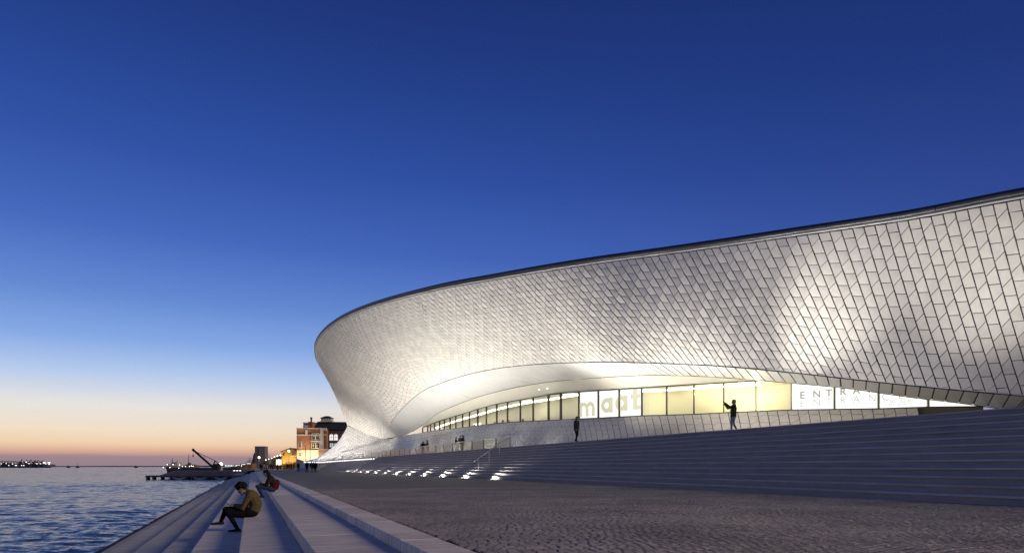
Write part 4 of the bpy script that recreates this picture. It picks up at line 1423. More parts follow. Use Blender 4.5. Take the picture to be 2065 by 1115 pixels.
# man taking a photograph with raised arms
c, h = standing(-.10, .05, 'raise', 'raise', 'cloth_olive', 'cloth_grey', bulk=1.2, hairmat='cloth_tan', look=(0, 1, .12))
photog = make_person('man in an olive jacket and pale trousers raising both arms to take a picture', (23.05, 28.65, LZ), facing(-.92, .42), c, h, None, .012, .98)
ph = thing('phone', 'small phone held up by the man in pale trousers taking a picture', 'phone')
b_ = MB(); b_.slab(-.075, .075, -.005, .005, -.04, .04, .002)
obj('case', b_, 'phone_black', ph)
b_ = MB(); b_.box(-.068, .068, -.0065, -.0055, -.034, .034)
obj('screen', b_, 'phone_screen', ph)
ph.matrix_world = Matrix.Translation((23.05, 28.65, LZ)) @ Matrix.Rotation(facing(-.92, .42), 4, 'Z') @ Matrix.Scale(.98, 4) @ Matrix.Translation((0, .50, 1.62))
# ------------------------------------------------------------------ far side of the plaza: local frames facing the camera
def cam_pt(px, py, zc):      # measured offsets turned into a place in the world
    xc = (px - 1032.5) / 1377 * zc
    return Vector((xc * CR[0] + zc * CF[0], xc * CR[1] + zc * CF[1], .9 + (941 - py) / 1377 * zc))
mat('brick_orange', (0.27, 0.125, 0.068), 0.85, var=0.25, var_scale=1.6)
mat('brick_dark', (0.10, 0.05, 0.035), 0.85, var=0.25, var_scale=1.5)
mat('render_cream', (0.55, 0.48, 0.34), 0.8, var=0.12, var_scale=.8)
mat('stone_trim', (0.58, 0.54, 0.48), 0.75, var=0.08, var_scale=1)
mat('slate_dark', (0.018, 0.018, 0.022), 0.8, var=.2, var_scale=2)
mat('window_dark', (0.012, 0.011, 0.010), 0.25)
emis('window_lit', (1.0, 0.95, 0.92), 1.05)
emis('window_lit_cool', (0.62, 0.78, 0.74), 0.75)
mat('timber', (0.16, 0.075, 0.035), 0.8, var=.25, var_scale=3)
mat('concrete_dark', (0.14, 0.115, 0.10), 0.85, var=.25, var_scale=.7, bump=.4, bump_scale=6)
mat('black_iron', (0.012, 0.012, 0.013), 0.6)
mat('hull_dark', (0.022, 0.020, 0.022), 0.5)
mat('ship_white', (0.42, 0.37, 0.34), 0.6)
mat('deck_brown', (0.12, 0.07, 0.05), 0.7)
mat('leaf', (0.075, 0.085, 0.022), 0.7, var=.35, var_scale=3)
mat('leaf_dark', (0.02, 0.026, 0.016), 0.8, var=.3, var_scale=2)
mat('bark', (0.06, 0.045, 0.03), 0.9)
mat('monument_stone', (0.16, 0.135, 0.135), 0.85, var=.1, var_scale=.2)
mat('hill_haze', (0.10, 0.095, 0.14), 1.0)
mat('ochre_wall', (0.34, 0.20, 0.075), 0.85, var=.2, var_scale=.5)
mat('blue_grey_wall', (0.26, 0.25, 0.27), 0.85, var=.1, var_scale=.5)

def frame(name, label, cat, px, zc, z=0.0, group=None):
    p = cam_pt(px, 941, zc); p.z = z
    return thing(name, label, cat, p, -YAW, group)
def U(zc): return zc / 1377.0
def arch(x, z0, z1, w, n=8):
    pts = [(x - w / 2, z0), (x + w / 2, z0)]
    zr = z1 - w / 2
    for k in range(n + 1):
        a = PI * k / n
        pts.append((x + w / 2 * math.cos(a), zr + w / 2 * math.sin(a)))
    return pts

# -- old power station in brick
Z = 240.0; u = U(Z)
X = lambda px: (px - 598) * u
H = lambda py: .9 + (941 - py) * u
bb = frame('brick_building', 'ornate orange brick power station with a dark roof and pale trim behind the museum tip', 'building', 598, Z)
b_ = MB(); b_.box(X(598.2), X(658.5), 0, 14, 0, H(864.5)); obj('wall', b_, 'brick_orange', bb)
b_ = MB(); b_.box(X(598.6), X(646), -.09, 0, 0, H(907)); obj('rendered_base', b_, 'render_cream', bb)
b_ = MB(); b_.box(X(658.6), X(735), 2.2, 14, 0, H(867)); obj('wing_wall', b_, 'brick_dark', bb)
b_ = MB(); b_.box(X(610), X(627.7), 1, 9, H(864.4), H(853)); b_.box(X(620), X(628), .8, 9, H(853), H(849.5)); obj('stepped_gable', b_, 'brick_orange', bb)
b_ = MB()
b_.box(X(597.6), X(659), -.35, .2, H(864.4), H(862.4)); b_.box(X(598), X(658.6), -.16, .05, H(877.5), H(875.4))
b_.box(X(609.2), X(620), .7, 9.2, H(853), H(851)); b_.box(X(609.6), X(619.5), .8, 1.0, H(861), H(856.5)); b_.box(X(646.5), X(659), -.45, .3, H(868), H(863.2))
obj('cornice', b_, 'stone_trim', bb)
b_ = MB()
for a, c in ((616, 620), (646, 652.5)):
    b_.box(X(a), X(c), -.28, 0, 0 if a > 640 else H(876), H(866))
b_.box(X(627), X(646), -.22, 0, H(890.5), H(887.8)); b_.box(X(629), X(645), -.22, 0, H(909), H(907))
obj('pilaster', b_, 'stone_trim', bb)
b_ = MB(); b_.tube([(X(624), 2.2, H(849)), (X(624), 2.2, H(843.5)), (X(624), 2.2, H(843.4)), (X(624), 2.2, H(839.8))], [.28, .28, .45, .30], 10); obj('chimney', b_, 'brick_dark', bb)
rf = obj('roof', (lambda q: (q.add([(X(627), 2.0, H(865)), (X(735), 2.0, H(866.5)), (X(735), 7.5, H(848.5)), (X(628), 7.5, H(846.8)), (X(627), 13, H(865)), (X(735), 13, H(866.5))], [(0, 1, 2, 3), (3, 2, 5, 4), (0, 3, 4), (1, 5, 2)]), q)[1])(MB()), 'slate_dark', bb)
b_ = MB(); b_.box(X(637.5), X(659), 6, 9, H(848), H(840)); b_.box(X(635.5), X(661), 5.9, 9.1, H(848), H(846)); obj('lantern', b_, 'stone_trim', rf)
b_ = MB(); b_.add([(X(635.5), 5.6, H(840)), (X(661), 5.6, H(840)), (X(661), 9.4, H(840)), (X(635.5), 9.4, H(840)), (X(645), 7, H(835.5)), (X(652), 7, H(835.5)), (X(652), 8, H(835.5)), (X(645), 8, H(835.5))], [(0, 1, 5, 4), (1, 2, 6, 5), (2, 3, 7, 6), (3, 0, 4, 7), (4, 5, 6, 7)]); obj('lantern_roof', b_, 'slate_dark', rf)
def window(x, y0, y1, w, yy, round_, lit, trim='stone_trim'):
    zz0, zz1 = H(y1), H(y0)
    b_ = MB(); ww = w * u
    b_.plate(arch(X(x), zz0 - .12, zz1 + .22, ww + .44) if round_ else [(X(x) - ww / 2 - .2, zz0 - .15), (X(x) + ww / 2 + .2, zz0 - .15), (X(x) + ww / 2 + .2, zz1 + .2), (X(x) - ww / 2 - .2, zz1 + .2)], yy - .10, yy + .02)
    f_ = obj('window', b_, trim, bb)
    b_ = MB()
    b_.plate(arch(X(x), zz0, zz1, ww) if round_ else [(X(x) - ww / 2, zz0), (X(x) + ww / 2, zz0), (X(x) + ww / 2, zz1), (X(x) - ww / 2, zz1)], yy - .13, yy - .09)
    obj('pane', b_, lit, f_)
    b_ = MB(); b_.box(X(x) - .05, X(x) + .05, yy - .17, yy - .14, zz0, zz1); b_.box(X(x) - ww / 2, X(x) + ww / 2, yy - .17, yy - .14, (zz0 + zz1) / 2 - .04, (zz0 + zz1) / 2 + .04)
    obj('glazing_bar', b_, 'black_iron' if lit != 'window_dark' else trim, f_)
for x in (632.5, 640.5): window(x, 873.5, 885, 5.2, 0, True, 'window_dark')
for x in (632.5, 641): window(x, 893, 903, 5.6, 0, False, 'window_dark' if x < 640 else 'window_dark')
window(605.8, 890.5, 902, 4, 0, False, 'window_dark'); window(606, 912.5, 919.5, 4, 0, False, 'window_dark')
for x in (665, 674.2, 690.8, 699, 715, 723): window(x, 874.5, 887, 7, 2.2, True, 'window_lit', 'stone_trim')
for x in (665.5, 674.5, 690.8, 699): window(x, 893, 901, 7, 2.2, False, 'window_lit_cool', 'brick_dark')
b_ = MB(); b_.box(X(646), X(690), -2.5, 2.2, 0, H(907)); obj('side_wing', b_, 'brick_orange', bb)
b_ = MB(); b_.box(X(645.6), X(690.5), -2.7, 2.2, H(907), H(905.4)); obj('side_cornice', b_, 'stone_trim', bb)
for px, w, zt in ((606, 90, 6), (622, 90, 7), (648, 260, 8), (637, 110, 8)):
    p = cam_pt(px, 940, Z - 3.0); q = cam_pt(px, 880, Z)
    spot('facade_uplight', tuple(p), tuple(q), w * 42, 100, 1.0, (1.0, .80, .48) if px < 640 else (1, .93, .8), .3)

# -- gabled shed beside it
Z = 262.0; u = U(Z)
X = lambda px: (px - 567) * u
H = lambda py: .9 + (941 - py) * u
sh = frame('gabled_shed', 'small gabled brick shed with warm lit walls left of the ornate brick building', 'building', 567, Z)
b_ = MB(); b_.plate([(X(567.6), 0), (X(597), 0), (X(597), H(908)), (X(585.5), H(903.6)), (X(567.6), H(910.3))], 0, 9); obj('wall', b_, 'ochre_wall', sh)
b_ = MB(); b_.add([(X(565.3), -.7, H(910.4)), (X(585.3), -.7, H(902.6)), (X(598), -.7, H(907.6)), (X(565.3), 9.5, H(910.4)), (X(585.3), 9.5, H(902.6)), (X(598), 9.5, H(907.6)),
                   (X(565.3), -.7, H(911.2)), (X(585.3), -.7, H(903.5)), (X(598), -.7, H(908.5))], [(0, 1, 4, 3), (1, 2, 5, 4), (0, 6, 7, 1), (1, 7, 8, 2)]); obj('roof', b_, 'slate_dark', sh)
b_ = MB(); b_.box(X(588.5), X(597), -.12, 0, H(918), H(909)); obj('timber_panel', b_, 'timber', sh)
b_ = MB(); b_.box(X(586), X(597), -.16, 0, H(919.6), H(918)); obj('string_course', b_, 'stone_trim', sh)
for x in (572.5,):
    b_ = MB(); b_.box(X(x - 1.2), X(x + 1.2), -.08, .03, H(918), H(912.5)); obj('window', b_, 'window_dark', sh)
for x in (577, 587, 592.5):
    b_ = MB(); b_.plate(arch(X(x), 0, H(931), .8), -.08, .03); obj('door', b_, 'timber', sh)
spot('shed_uplight', tuple(cam_pt(571, 940, Z - 2.2)), tuple(cam_pt(574, 912, Z)), 1800, 110, 1.0, (1.0, .78, .25), .2)
spot('shed_uplight', tuple(cam_pt(588, 936, Z - 2.2)), tuple(cam_pt(588, 915, Z)), 1800, 110, 1.0, (1.0, .74, .3), .2)

# -- sloping wall of the far ramp
Z = 186.0; u = U(Z)
X = lambda px: (px - 597) * u
H = lambda py: .9 + (941 - py) * u
rw_ = frame('ramp_wall', 'plain grey wall of a ramp sloping down in front of the brick building', 'wall', 597, Z)
b_ = MB(); b_.plate([(0, 0), (X(640), 0), (X(640), H(934)), (X(616), H(930.5)), (0, H(924.5))], 0, .5); obj('wall_face', b_, 'blue_grey_wall', rw_)
b_ = MB(); b_.beam((0, .2, H(924.5)), (X(616), .2, H(930.5)), .7, .1); obj('coping', b_, 'stone_trim', rw_)

# -- lit white display panel
pn = frame('display_panel', 'bright white illuminated panel standing left of the gabled shed', 'display panel', 562, 250)
u = U(250)
b_ = MB(); b_.box(-5 * u, 5 * u, 0, .12, .9 + 4 * u, .9 + 15 * u); obj('screen', b_, 'panel_white', pn)
b_ = MB(); b_.box(-4.6 * u, -4 * u, .02, .1, 0, .9 + 4 * u); b_.box(4 * u, 4.6 * u, .02, .1, 0, .9 + 4 * u); obj('legs', b_, 'black_iron', pn)

# -- dark low house behind the trees
hs_ = frame('low_house', 'dark low house with a stepped tiled roof behind the lamp-lit trees', 'building', 559, 330)
u = U(330)
b_ = MB(); b_.box(-8 * u, 9 * u, 0, 8, 0, .9 + 17 * u); obj('wall', b_, 'timber', hs_)
b_ = MB(); b_.add([(-9 * u, -.5, .9 + 17 * u), (10 * u, -.5, .9 + 19 * u), (10 * u, 4, .9 + 27 * u), (-3 * u, 4, .9 + 24 * u), (10 * u, 8.5, .9 + 19 * u), (-9 * u, 8.5, .9 + 17 * u)], [(0, 1, 2, 3), (3, 2, 4, 5), (0, 3, 5), (1, 4, 2)]); obj('roof', b_, 'slate_dark', hs_)

# -- street lamps along the avenue
def street_lamp(px, top, zc, label, head_m, group='street lamps along the far avenue', power=0, r=.22):
    t_ = frame('street_lamp', label, 'street lamp', px, zc, 0, group)
    h = .9 + (941 - top) * U(zc)
    b_ = MB(); b_.tube([(0, 0, 0), (0, 0, h * .5), (0, 0, h - r)], [.11, .08, .06], 8); obj('post', b_, 'black_iron', t_)
    b_ = MB(); b_.sphere((0, 0, h), r, 10); obj('globe', b_, head_m, t_)
    if power:
        p = cam_pt(px, top, zc)
        point('street_glow', (p.x - .8 * CF[0], p.y - .8 * CF[1], p.z), power, (1, .8, .5), .3)
street_lamp(522.5, 922, 205, 'brightest amber street lamp in front of the dark monument', 'lamp_amber', power=900, r=.27)
street_lamp(582.5, 909, 250, 'tall street lamp shining in front of the gabled shed', 'lamp_amber', power=1500, r=.32)
for px, ty, zc, w_ in ((536, 927, 300, 'leftmost small street lamp of the row along the lit trees'), (542, 925.5, 285, 'second small street lamp from the left along the lit trees'),
                       (548.5, 923.5, 272, 'third small street lamp from the left along the lit trees'), (553.5, 921, 258, 'fourth small street lamp from the left, above the lit trees'),
                       (559.5, 919, 245, 'small street lamp above the white illuminated panel'), (565.5, 917.5, 235, 'small street lamp at the left corner of the gabled shed')):
    street_lamp(px, ty, zc, w_, 'lamp_soft', power=350, r=.2)
for px, tp, zc, lab in ((625.5, 870, 205, 'tall slim lamp mast in front of the brick building, right of its tall narrow window'), (616, 895, 200, 'shorter lamp mast in front of the brick building')):
    t_ = frame('lamp_mast', lab, 'lamp mast', px, zc, 0, 'slim lamp masts before the brick building')
    h = .9 + (941 - tp) * U(zc)
    b_ = MB(); b_.tube([(0, 0, 0), (0, 0, h)], [.11, .06], 6); obj('post', b_, 'black_iron', t_)
    b_ = MB(); b_.box(-.5, .1, -.12, .12, h, h + .12); obj('head', b_, 'stone_trim', t_)

# -- trees
def tree(px, top, w, zc, label, leaf, trunk_h=1.6, n=420, seed=0, group='trees beside the avenue'):
    t_ = frame('tree', label, 'tree', px, zc, 0, group)
    r_ = random.Random(seed); u = U(zc)
    h = .9 + (941 - top) * u; rad = w * u / 2
    b_ = MB(); b_.tube([(0, 0, 0), (.05, .02, trunk_h), (-.05, 0, h * .7)], [.18, .13, .04], 7)
    for k in range(5):
        a = r_.uniform(0, 2 * PI); z0 = trunk_h * r_.uniform(.8, 1.3)
        b_.tube([(0, 0, z0), (rad * .55 * math.cos(a), rad * .55 * math.sin(a), z0 + (h - z0) * r_.uniform(.3, .6))], [.07, .025], 5)
    obj('trunk', b_, 'bark', t_)
    b_ = MB(); zc0 = (trunk_h + h) / 2; hz = (h - trunk_h) / 2
    cl = [(r_.gauss(0, .45), r_.gauss(0, .45), r_.uniform(-.8, .85)) for _ in range(16)]
    for k in range(n):
        c_ = r_.choice(cl)
        d = V_((c_[0] + r_.gauss(0, .22), c_[1] + r_.gauss(0, .22), c_[2] + r_.gauss(0, .18)))
        p = V_((d.x * rad, d.y * rad, zc0 + d.z * hz)); s_ = r_.uniform(.10, .24)
        a = V_((r_.gauss(0, 1), r_.gauss(0, 1), r_.gauss(0, 1))).normalized(); c2 = a.orthogonal().normalized(); e = a.cross(c2)
        b_.add([p - c2 * s_, p - e * s_ * .5, p + c2 * s_, p + e * s_ * .5], [(0, 1, 2, 3)])
    obj('crown', b_, leaf, t_)
for k, (px, top, w, zc, lab) in enumerate(((541.5, 926, 7, 290, 'leftmost lamp-lit olive green tree by the avenue'), (546.5, 924, 8, 275, 'second lamp-lit olive green tree from the left by the avenue'),
                                           (552, 922.5, 9, 262, 'lamp-lit olive green tree just left of the white panel'), (534, 930, 6, 320, 'small dim tree right of the dark monument'))):
    tree(px, top, w, zc, lab, 'leaf', 1.3, 420, k)
tree(503.5, 922, 9, 600, 'dark distant tree clump at the foot of the monument', 'leaf_dark', 1.0, 700, 9, 'dark trees by the monument')
tree(498.5, 931, 9, 600, 'lower dark distant tree left of the monument clump', 'leaf_dark', 1.0, 500, 10, 'dark trees by the monument')

# -- tall slab monument in silhouette
Z = 700.0; u = U(Z)
mo = frame('monument', 'tall dark slab monument with a rounded prow shape on its river side', 'monument', 524, Z)
X = lambda px: (px - 524) * u
H = lambda py: .9 + (941 - py) * u
b_ = MB(); b_.box(X(513.8), X(534), 0, 9, 0, H(899.3)); obj('slab', b_, 'monument_stone', mo)
b_ = MB(); b_.plate([(X(505), 0), (X(513.7), 0), (X(513.7), H(911.5)), (X(512.3), H(912.3)), (X(510.6), H(914.5)), (X(509.3), H(918)), (X(508.8), H(924)), (X(506), H(930))], 1.5, 7.5); obj('prow', b_, 'monument_stone', mo)
b_ = MB(); b_.box(X(522), X(524.5), -.5, 0, H(932), H(903)); obj('sword_relief', b_, 'monument_stone', mo)
b_ = MB(); b_.box(X(503), X(540), -3, 11, -.2, 1.8); obj('plinth', b_, 'monument_stone', mo)

# -- flagpoles
for px, tp, lab in ((540.8, 912, 'thin distant mast right of the monument, taller one'), (543.2, 915, 'thin distant mast right of the monument, shorter one')):
    t_ = frame('mast', lab, 'mast', px, 420, 0, 'thin masts by the monument')
    b_ = MB(); b_.tube([(0, 0, 0), (0, 0, .9 + (941 - tp) * U(420))], [.12, .05], 6); obj('pole', b_, 'black_iron', t_)

# -- quay in warm lamplight between pier and plaza, pavilions with lit eaves
b_ = MB(); pq = [cam_pt(p_, 941, z_) for p_, z_ in ((486, 215), (514, 196), (513, 700), (470, 700))]
b_.prism([(p.x, p.y) for p in pq], -2.4, .35)
o = struct('quay', b_, 'ochre_wall')
for k, px in enumerate((470, 481, 492.5, 503)):
    t_ = frame('pavilion', ('leftmost' if k == 0 else 'second from left' if k == 1 else 'third from left' if k == 2 else 'rightmost') + ' low waterfront pavilion with white lights under its eaves', 'pavilion', px, 330 - 18 * k, .3, 'pavilions along the marina quay')
    w_ = 9.5 * U(330 - 18 * k)
    b_ = MB(); b_.box(-w_ / 2, w_ / 2, 0, 5, 0, 1.3 + .25 * k); obj('wall', b_, 'timber', t_)
    b_ = MB(); b_.prism([(-w_ / 2 - .3, -.9), (w_ / 2 + .3, -.9), (w_ / 2 + .3, 5.4), (-w_ / 2 - .3, 5.4)], 1.3 + .25 * k, 1.55 + .25 * k); obj('roof', b_, 'slate_dark', t_)
    for q in (-.28, .02, .3):
        b_ = MB(); b_.box(q * w_ - .2, q * w_ + .2, -.95, -.8, 1.12 + .25 * k, 1.24 + .25 * k); obj('eave_lamp', b_, 'lamp_cool', t_)
for k, px in enumerate((454.5, 457.5, 460.5, 463.5, 466.5, 476, 487, 498)):
    t_ = frame('quay_lamp', f'tiny cool white lamp on the marina quay, {ORD[k]} from the pier crane', 'lamp', px, 300, 0, 'row of lamps along the marina quay')
    b_ = MB(); b_.tube([(0, 0, -1), (0, 0, 1.25)], .04, 5); obj('post', b_, 'black_iron', t_)
    b_ = MB(); b_.sphere((0, 0, 1.4), .17, 8); obj('globe', b_, 'lamp_cool', t_)

# -- concrete pier with raking struts over the water
Z = 155.0; u = U(Z)
pr = frame('pier', 'dark concrete pier standing on raking struts over the river', 'pier', 400, Z)
X = lambda px: (px - 400) * u
H = lambda py: .9 + (941 - py) * u
b_ = MB(); b_.add([(X(321), 0, H(958)), (X(490), 0, H(958)), (X(490), 4, H(948.3)), (X(333), 4, H(948.3)), (X(326), 2.5, H(953)), (X(321), 16, H(958)), (X(490), 16, H(958)), (X(490), 14, H(948.3)), (X(333), 14, H(948.3)), (X(326), 14.5, H(953))],
                  [(0, 1, 2, 3, 4), (3, 2, 7, 8), (0, 4, 9, 5), (4, 3, 8, 9), (5, 9, 8, 7, 6)]); obj('deck_wall', b_, 'concrete_dark', pr)
b_ = MB(); b_.box(X(299), X(490), -1.2, 16, H(961.5), H(958) - .003); obj('ledge', b_, 'concrete_dark', pr)
b_ = MB(); b_.box(X(306), X(490), 9, 15, H(968), H(961.6)); obj('inner_wall', b_, 'black_iron', pr)
for px in (300.5, 313, 330, 348, 381, 390, 422, 431, 462, 472):
    b_ = MB(); b_.box(X(px - 1.2), X(px + 1.2), -1.1, .3, -2.6, H(961.6)); obj('pile', b_, 'concrete_dark', pr)
for a in (352, 394, 436):
    b_ = MB()
    b_.beam((X(a), -.9, H(961.3)), (X(a + 14), -.9, H(966.5)), .35, .35); b_.beam((X(a + 26), -.9, H(961.3)), (X(a + 13), -.9, H(966.5)), .35, .35); b_.beam((X(a + 2), -.9, H(964)), (X(a + 25), -.9, H(964)), .25, .25)
    obj('strut', b_, 'stone_trim', pr)
for k, px in enumerate((470, 476, 482)):
    b_ = MB(); b_.box(X(px - 1.4), X(px + 1.4), .5, .8, H(949), H(948)); obj('deck_lamp', b_, 'lamp_cool', pr)

# -- moored ship behind the pier
Z = 232.0; u = U(Z)
sp = frame('ship', 'moored ship with a pale superstructure, two masts and small deck lights', 'ship', 400, Z, -1.95)
X = lambda px: (px - 400) * u
H = lambda py: 2.85 + (941 - py) * u
b_ = MB()
def hull(z, pad): return [(X(334) + pad, 0, z), (X(342) + pad * .4, -2.4, z), (X(420), -3, z), (X(484) - pad * .3, -2.6, z), (X(486) - pad * .3, 2.6, z), (X(420), 3, z), (X(342) + pad * .4, 2.4, z)]
rows = [hull(-.8, 2.2), hull(.9, 1.0), hull(H(942.2), -.1)]
b_.grid([r_ + [r_[0]] for r_ in rows]); b_.add(rows[2], [tuple(range(7))])
b_.add([(X(332.8), 0, H(938.8)), (X(342), -2.4, H(941)), (X(350), -2.6, H(942)), (X(342), -2.3, H(942.6)), (X(333.5), 0, H(943))], [(0, 4, 3, 2, 1)])
b_.add([(X(332.8), .05, H(938.8)), (X(342), 2.4, H(941)), (X(350), 2.6, H(942)), (X(342), 2.3, H(942.6)), (X(333.5), .05, H(943))], [(0, 1, 2, 3, 4)])
obj('hull', b_, 'hull_dark', sp)
b_ = MB(); b_.box(X(341), X(367), -2.1, 2.1, H(942.2), H(936.5)); b_.box(X(342), X(364), -1.9, 1.9, H(936.5), H(935)); obj('superstructure', b_, 'ship_white', sp)
b_ = MB(); b_.box(X(350), X(362), -1.6, 1.6, H(935), H(932)); b_.box(X(349.4), X(362.6), -1.8, 1.8, H(932), H(931.3)); obj('bridge', b_, 'ship_white', sp)
b_ = MB(); b_.box(X(374), X(397), -2, 2, H(942), H(937.5)); b_.box(X(378), X(392), -1.6, 1.6, H(937.5), H(936)); obj('deckhouse', b_, 'deck_brown', sp)
b_ = MB(); b_.tube([(X(382), 0, H(936)), (X(382), 0, H(932.5))], [.6, .5], 10); obj('funnel', b_, 'hull_dark', sp)
for px, tp in ((347.5, 922.5), (380.7, 915), (357, 927)):
    b_ = MB(); b_.tube([(X(px), 0, H(936)), (X(px), 0, H(tp))], [.14, .06], 6); obj('mast', b_, 'black_iron', sp)
for px, py in ((346.6, 936.3), (358.3, 936.2), (352, 942), (371, 937.2), (377, 939.6), (383, 939.8), (391, 939.7), (394.5, 938.8), (398, 939.6), (369.3, 943.5), (339, 941.8)):
    b_ = MB(); b_.sphere((X(px), -3.15, H(py)), .12, 6); obj('deck_light', b_, 'lamp_soft', sp)
for k in range(7):
    b_ = MB(); b_.box(X(343.5 + 3.1 * k), X(345.3 + 3.1 * k), -2.16, -2.1, H(940.8), H(939.4)); obj('porthole', b_, 'window_dark', sp)

# -- derrick crane on the pier
Z = 168.0; u = U(Z)
cr = frame('derrick_crane', 'black derrick crane with a long slanting jib standing on the pier', 'crane', 428, Z)
X = lambda px: (px - 428) * u
H = lambda py: .9 + (941 - py) * u
b_ = MB(); b_.box(X(427.6), X(439), 0, 1.8, H(946), H(936)); b_.plate([(X(428), H(936)), (X(438.6), H(936)), (X(438.4), H(934.4)), (X(430.5), H(935))], .1, 1.7); obj('cab', b_, 'black_iron', cr)
b_ = MB(); b_.beam((X(425.3), .9, H(941)), (X(386.2), .9, H(906.5)), .42, .42); b_.sphere((X(386), .9, H(906.3)), .35, 8); obj('jib', b_, 'black_iron', cr)
b_ = MB(); b_.beam((X(425.5), .9, H(940)), (X(430.6), .9, H(928.4)), .22, .22); b_.beam((X(430.6), .9, H(928.4)), (X(437.6), .9, H(935)), .16, .16); obj('mast', b_, 'black_iron', cr)
b_ = MB(); b_.tube([(X(430.6), .9, H(928.4)), (X(410.4), .9, H(918.6)), (X(394.4), .9, H(911.4))], .07, 5); b_.tube([(X(410.4), .9, H(918.6)), (X(407.4), .9, H(921.6))], .06, 5); obj('stay', b_, 'black_iron', cr)
b_ = MB(); b_.tube([(X(386), .9, H(907)), (X(386), .9, H(917))], .03, 5); b_.sphere((X(386), .9, H(918.2)), .2, 6, 0, 1.6); obj('hook', b_, 'black_iron', cr)
kd = frame('kiosk', 'small round white lit kiosk beside the crane on the pier', 'kiosk', 445.5, 176)
u = U(176)
b_ = MB(); b_.tube([(0, 0, 0), (0, 0, .9 + 4 * u)], .42, 12); obj('drum', b_, 'ship_white', kd)
b_ = MB(); b_.sphere((0, 0, .9 + 5.5 * u), .42, 12); obj('dome', b_, 'lamp_soft', kd)
b_ = MB(); b_.tube([(0, 0, .9 + 8 * u), (0, 0, .9 + 11 * u)], .04, 5); obj('spike', b_, 'black_iron', kd)
b_ = MB(); b_.box(-2.0, 2.6, -.4, .4, -.4, .06); obj('base', b_, 'ship_white', kd)

# -- port on the far shore
Z = 2500.0; u = U(Z)
pf = cam_pt(0, 941, Z)
b_ = MB(); q0, q1 = cam_pt(-900, 941, Z), cam_pt(104, 941, Z)
q2, q3 = cam_pt(104, 941, Z + 500), cam_pt(-900, 941, Z + 500)
b_.prism([(p.x, p.y) for p in (q0, q1, q2, q3)], -3, 4.5)
struct('far_shore', b_, 'hill_haze')
def far(name, label, cat, px, group=None): return frame(name, label, cat, px, Z - 8, 0, group)
H = lambda py: .9 + (941 - py) * u
for k, (px, jx, jy) in enumerate(((43, 1.5, 925.5), (51, 4, 927), (59, 4.5, 926.5), (68, 4, 927.5), (75, 2.5, 927), (83.5, 3.5, 928))):
    t_ = far('dock_crane', ['leftmost upright', 'second', 'third', 'fourth', 'fifth', 'rightmost'][k] + ' dark dock crane on the far shore', 'crane', px, 'dock cranes on the far shore')
    b_ = MB(); b_.box(-2.2, 2.2, -3, 3, 3, H(931)); obj('tower', b_, 'hull_dark', t_)
    b_ = MB(); b_.beam((-3, 0, H(932)), (jx * u, 0, H(jy)), 2.2, 2.2); b_.beam((-3, 0, H(932)), (-8, 0, H(930)), 3, 3); obj('jib', b_, 'hull_dark', t_)
for k, (px, w, tp) in enumerate(((8, 14, 933.5), (22, 11, 935), (36, 9, 934.5), (56, 16, 935), (74, 15, 935.3), (94, 14, 936.5))):
    t_ = far('dock_shed', ['leftmost', 'second', 'third', 'fourth', 'fifth', 'rightmost'][k] + ' dark low dock shed on the far shore', 'shed', px, 'dock sheds on the far shore')
    b_ = MB(); b_.box(-w * u / 2, w * u / 2, 0, 30, 0, H(tp)); obj('wall', b_, 'hill_haze', t_)
    b_ = MB(); b_.plate([(-w * u / 2 - 1, H(tp)), (w * u / 2 + 1, H(tp)), (0, H(tp - 1))], -1, 31); obj('roof', b_, 'hull_dark', t_)
t_ = far('conveyor', 'long dark conveyor gantry at the left end of the far shore', 'conveyor', 12)
b_ = MB(); b_.beam((-30 * u, -4, H(929.6)), (20 * u, -4, H(930)), 5, 2); b_.beam((20 * u, -4, H(930)), (29 * u, -4, H(933)), 5, 2); obj('gantry', b_, 'hull_dark', t_)
b_ = MB()
for k in range(8): b_.box(-25 * u + k * 6 * u, -25 * u + k * 6 * u + 2, -5, -3, 3, H(930))
obj('leg', b_, 'hull_dark', t_)
DL = ['white dock light at the extreme left end of the far shore', 'faint dock light under the conveyor gantry', 'low dock light just above the water, left of the broad low one',
      'white dock light beside the second dock shed', 'broad low white dock light just above the water', 'left one of two low dock lights under the upright crane', 'right one of two low dock lights under the upright crane',
      'high white dock light among the jibs of the middle cranes', 'white dock light left of centre between the crane feet', 'white dock light below the right-hand cranes', 'white dock light under the rightmost dock crane',
      'left one of two broad bright dock lights at the end of the far shore', 'right one of two broad bright dock lights at the end of the far shore', 'white dock light just below the rightmost broad one', 'smallest dock light between the rightmost crane and the broad lights']
for k, (px, py, w, h) in enumerate(((2.5, 934.5, 1.2, 1.2), (12, 934, 1, 1), (17.3, 937.8, 1.1, 1.1), (25, 934.8, 1.6, 1.2), (31.5, 937.8, 3, 1.4), (43.3, 938, 1.3, 1.2), (47.5, 938, 1.3, 1.2), (52.5, 931, 2, 1.6), (58.2, 934.3, 1.4, 1.2), (74, 934.4, 1.6, 1.3), (81.5, 934.5, 1.6, 1.0), (89, 932.6, 4.6, 1.5), (98.5, 932.5, 4.6, 1.5), (98.6, 935.6, 2, 1.3), (92, 935, 1.2, .8))):
    t_ = tag(link('dock_light', None, None, cam_pt(px, py, Z - 14), (0, 0, -YAW)), DL[k], 'light', 'dock lights on the far shore')
    b_ = MB(); b_.box(-w * u / 2, w * u / 2, 0, 2, -h * u / 2, h * u / 2); obj('lens', b_, 'lamp_dot', t_)
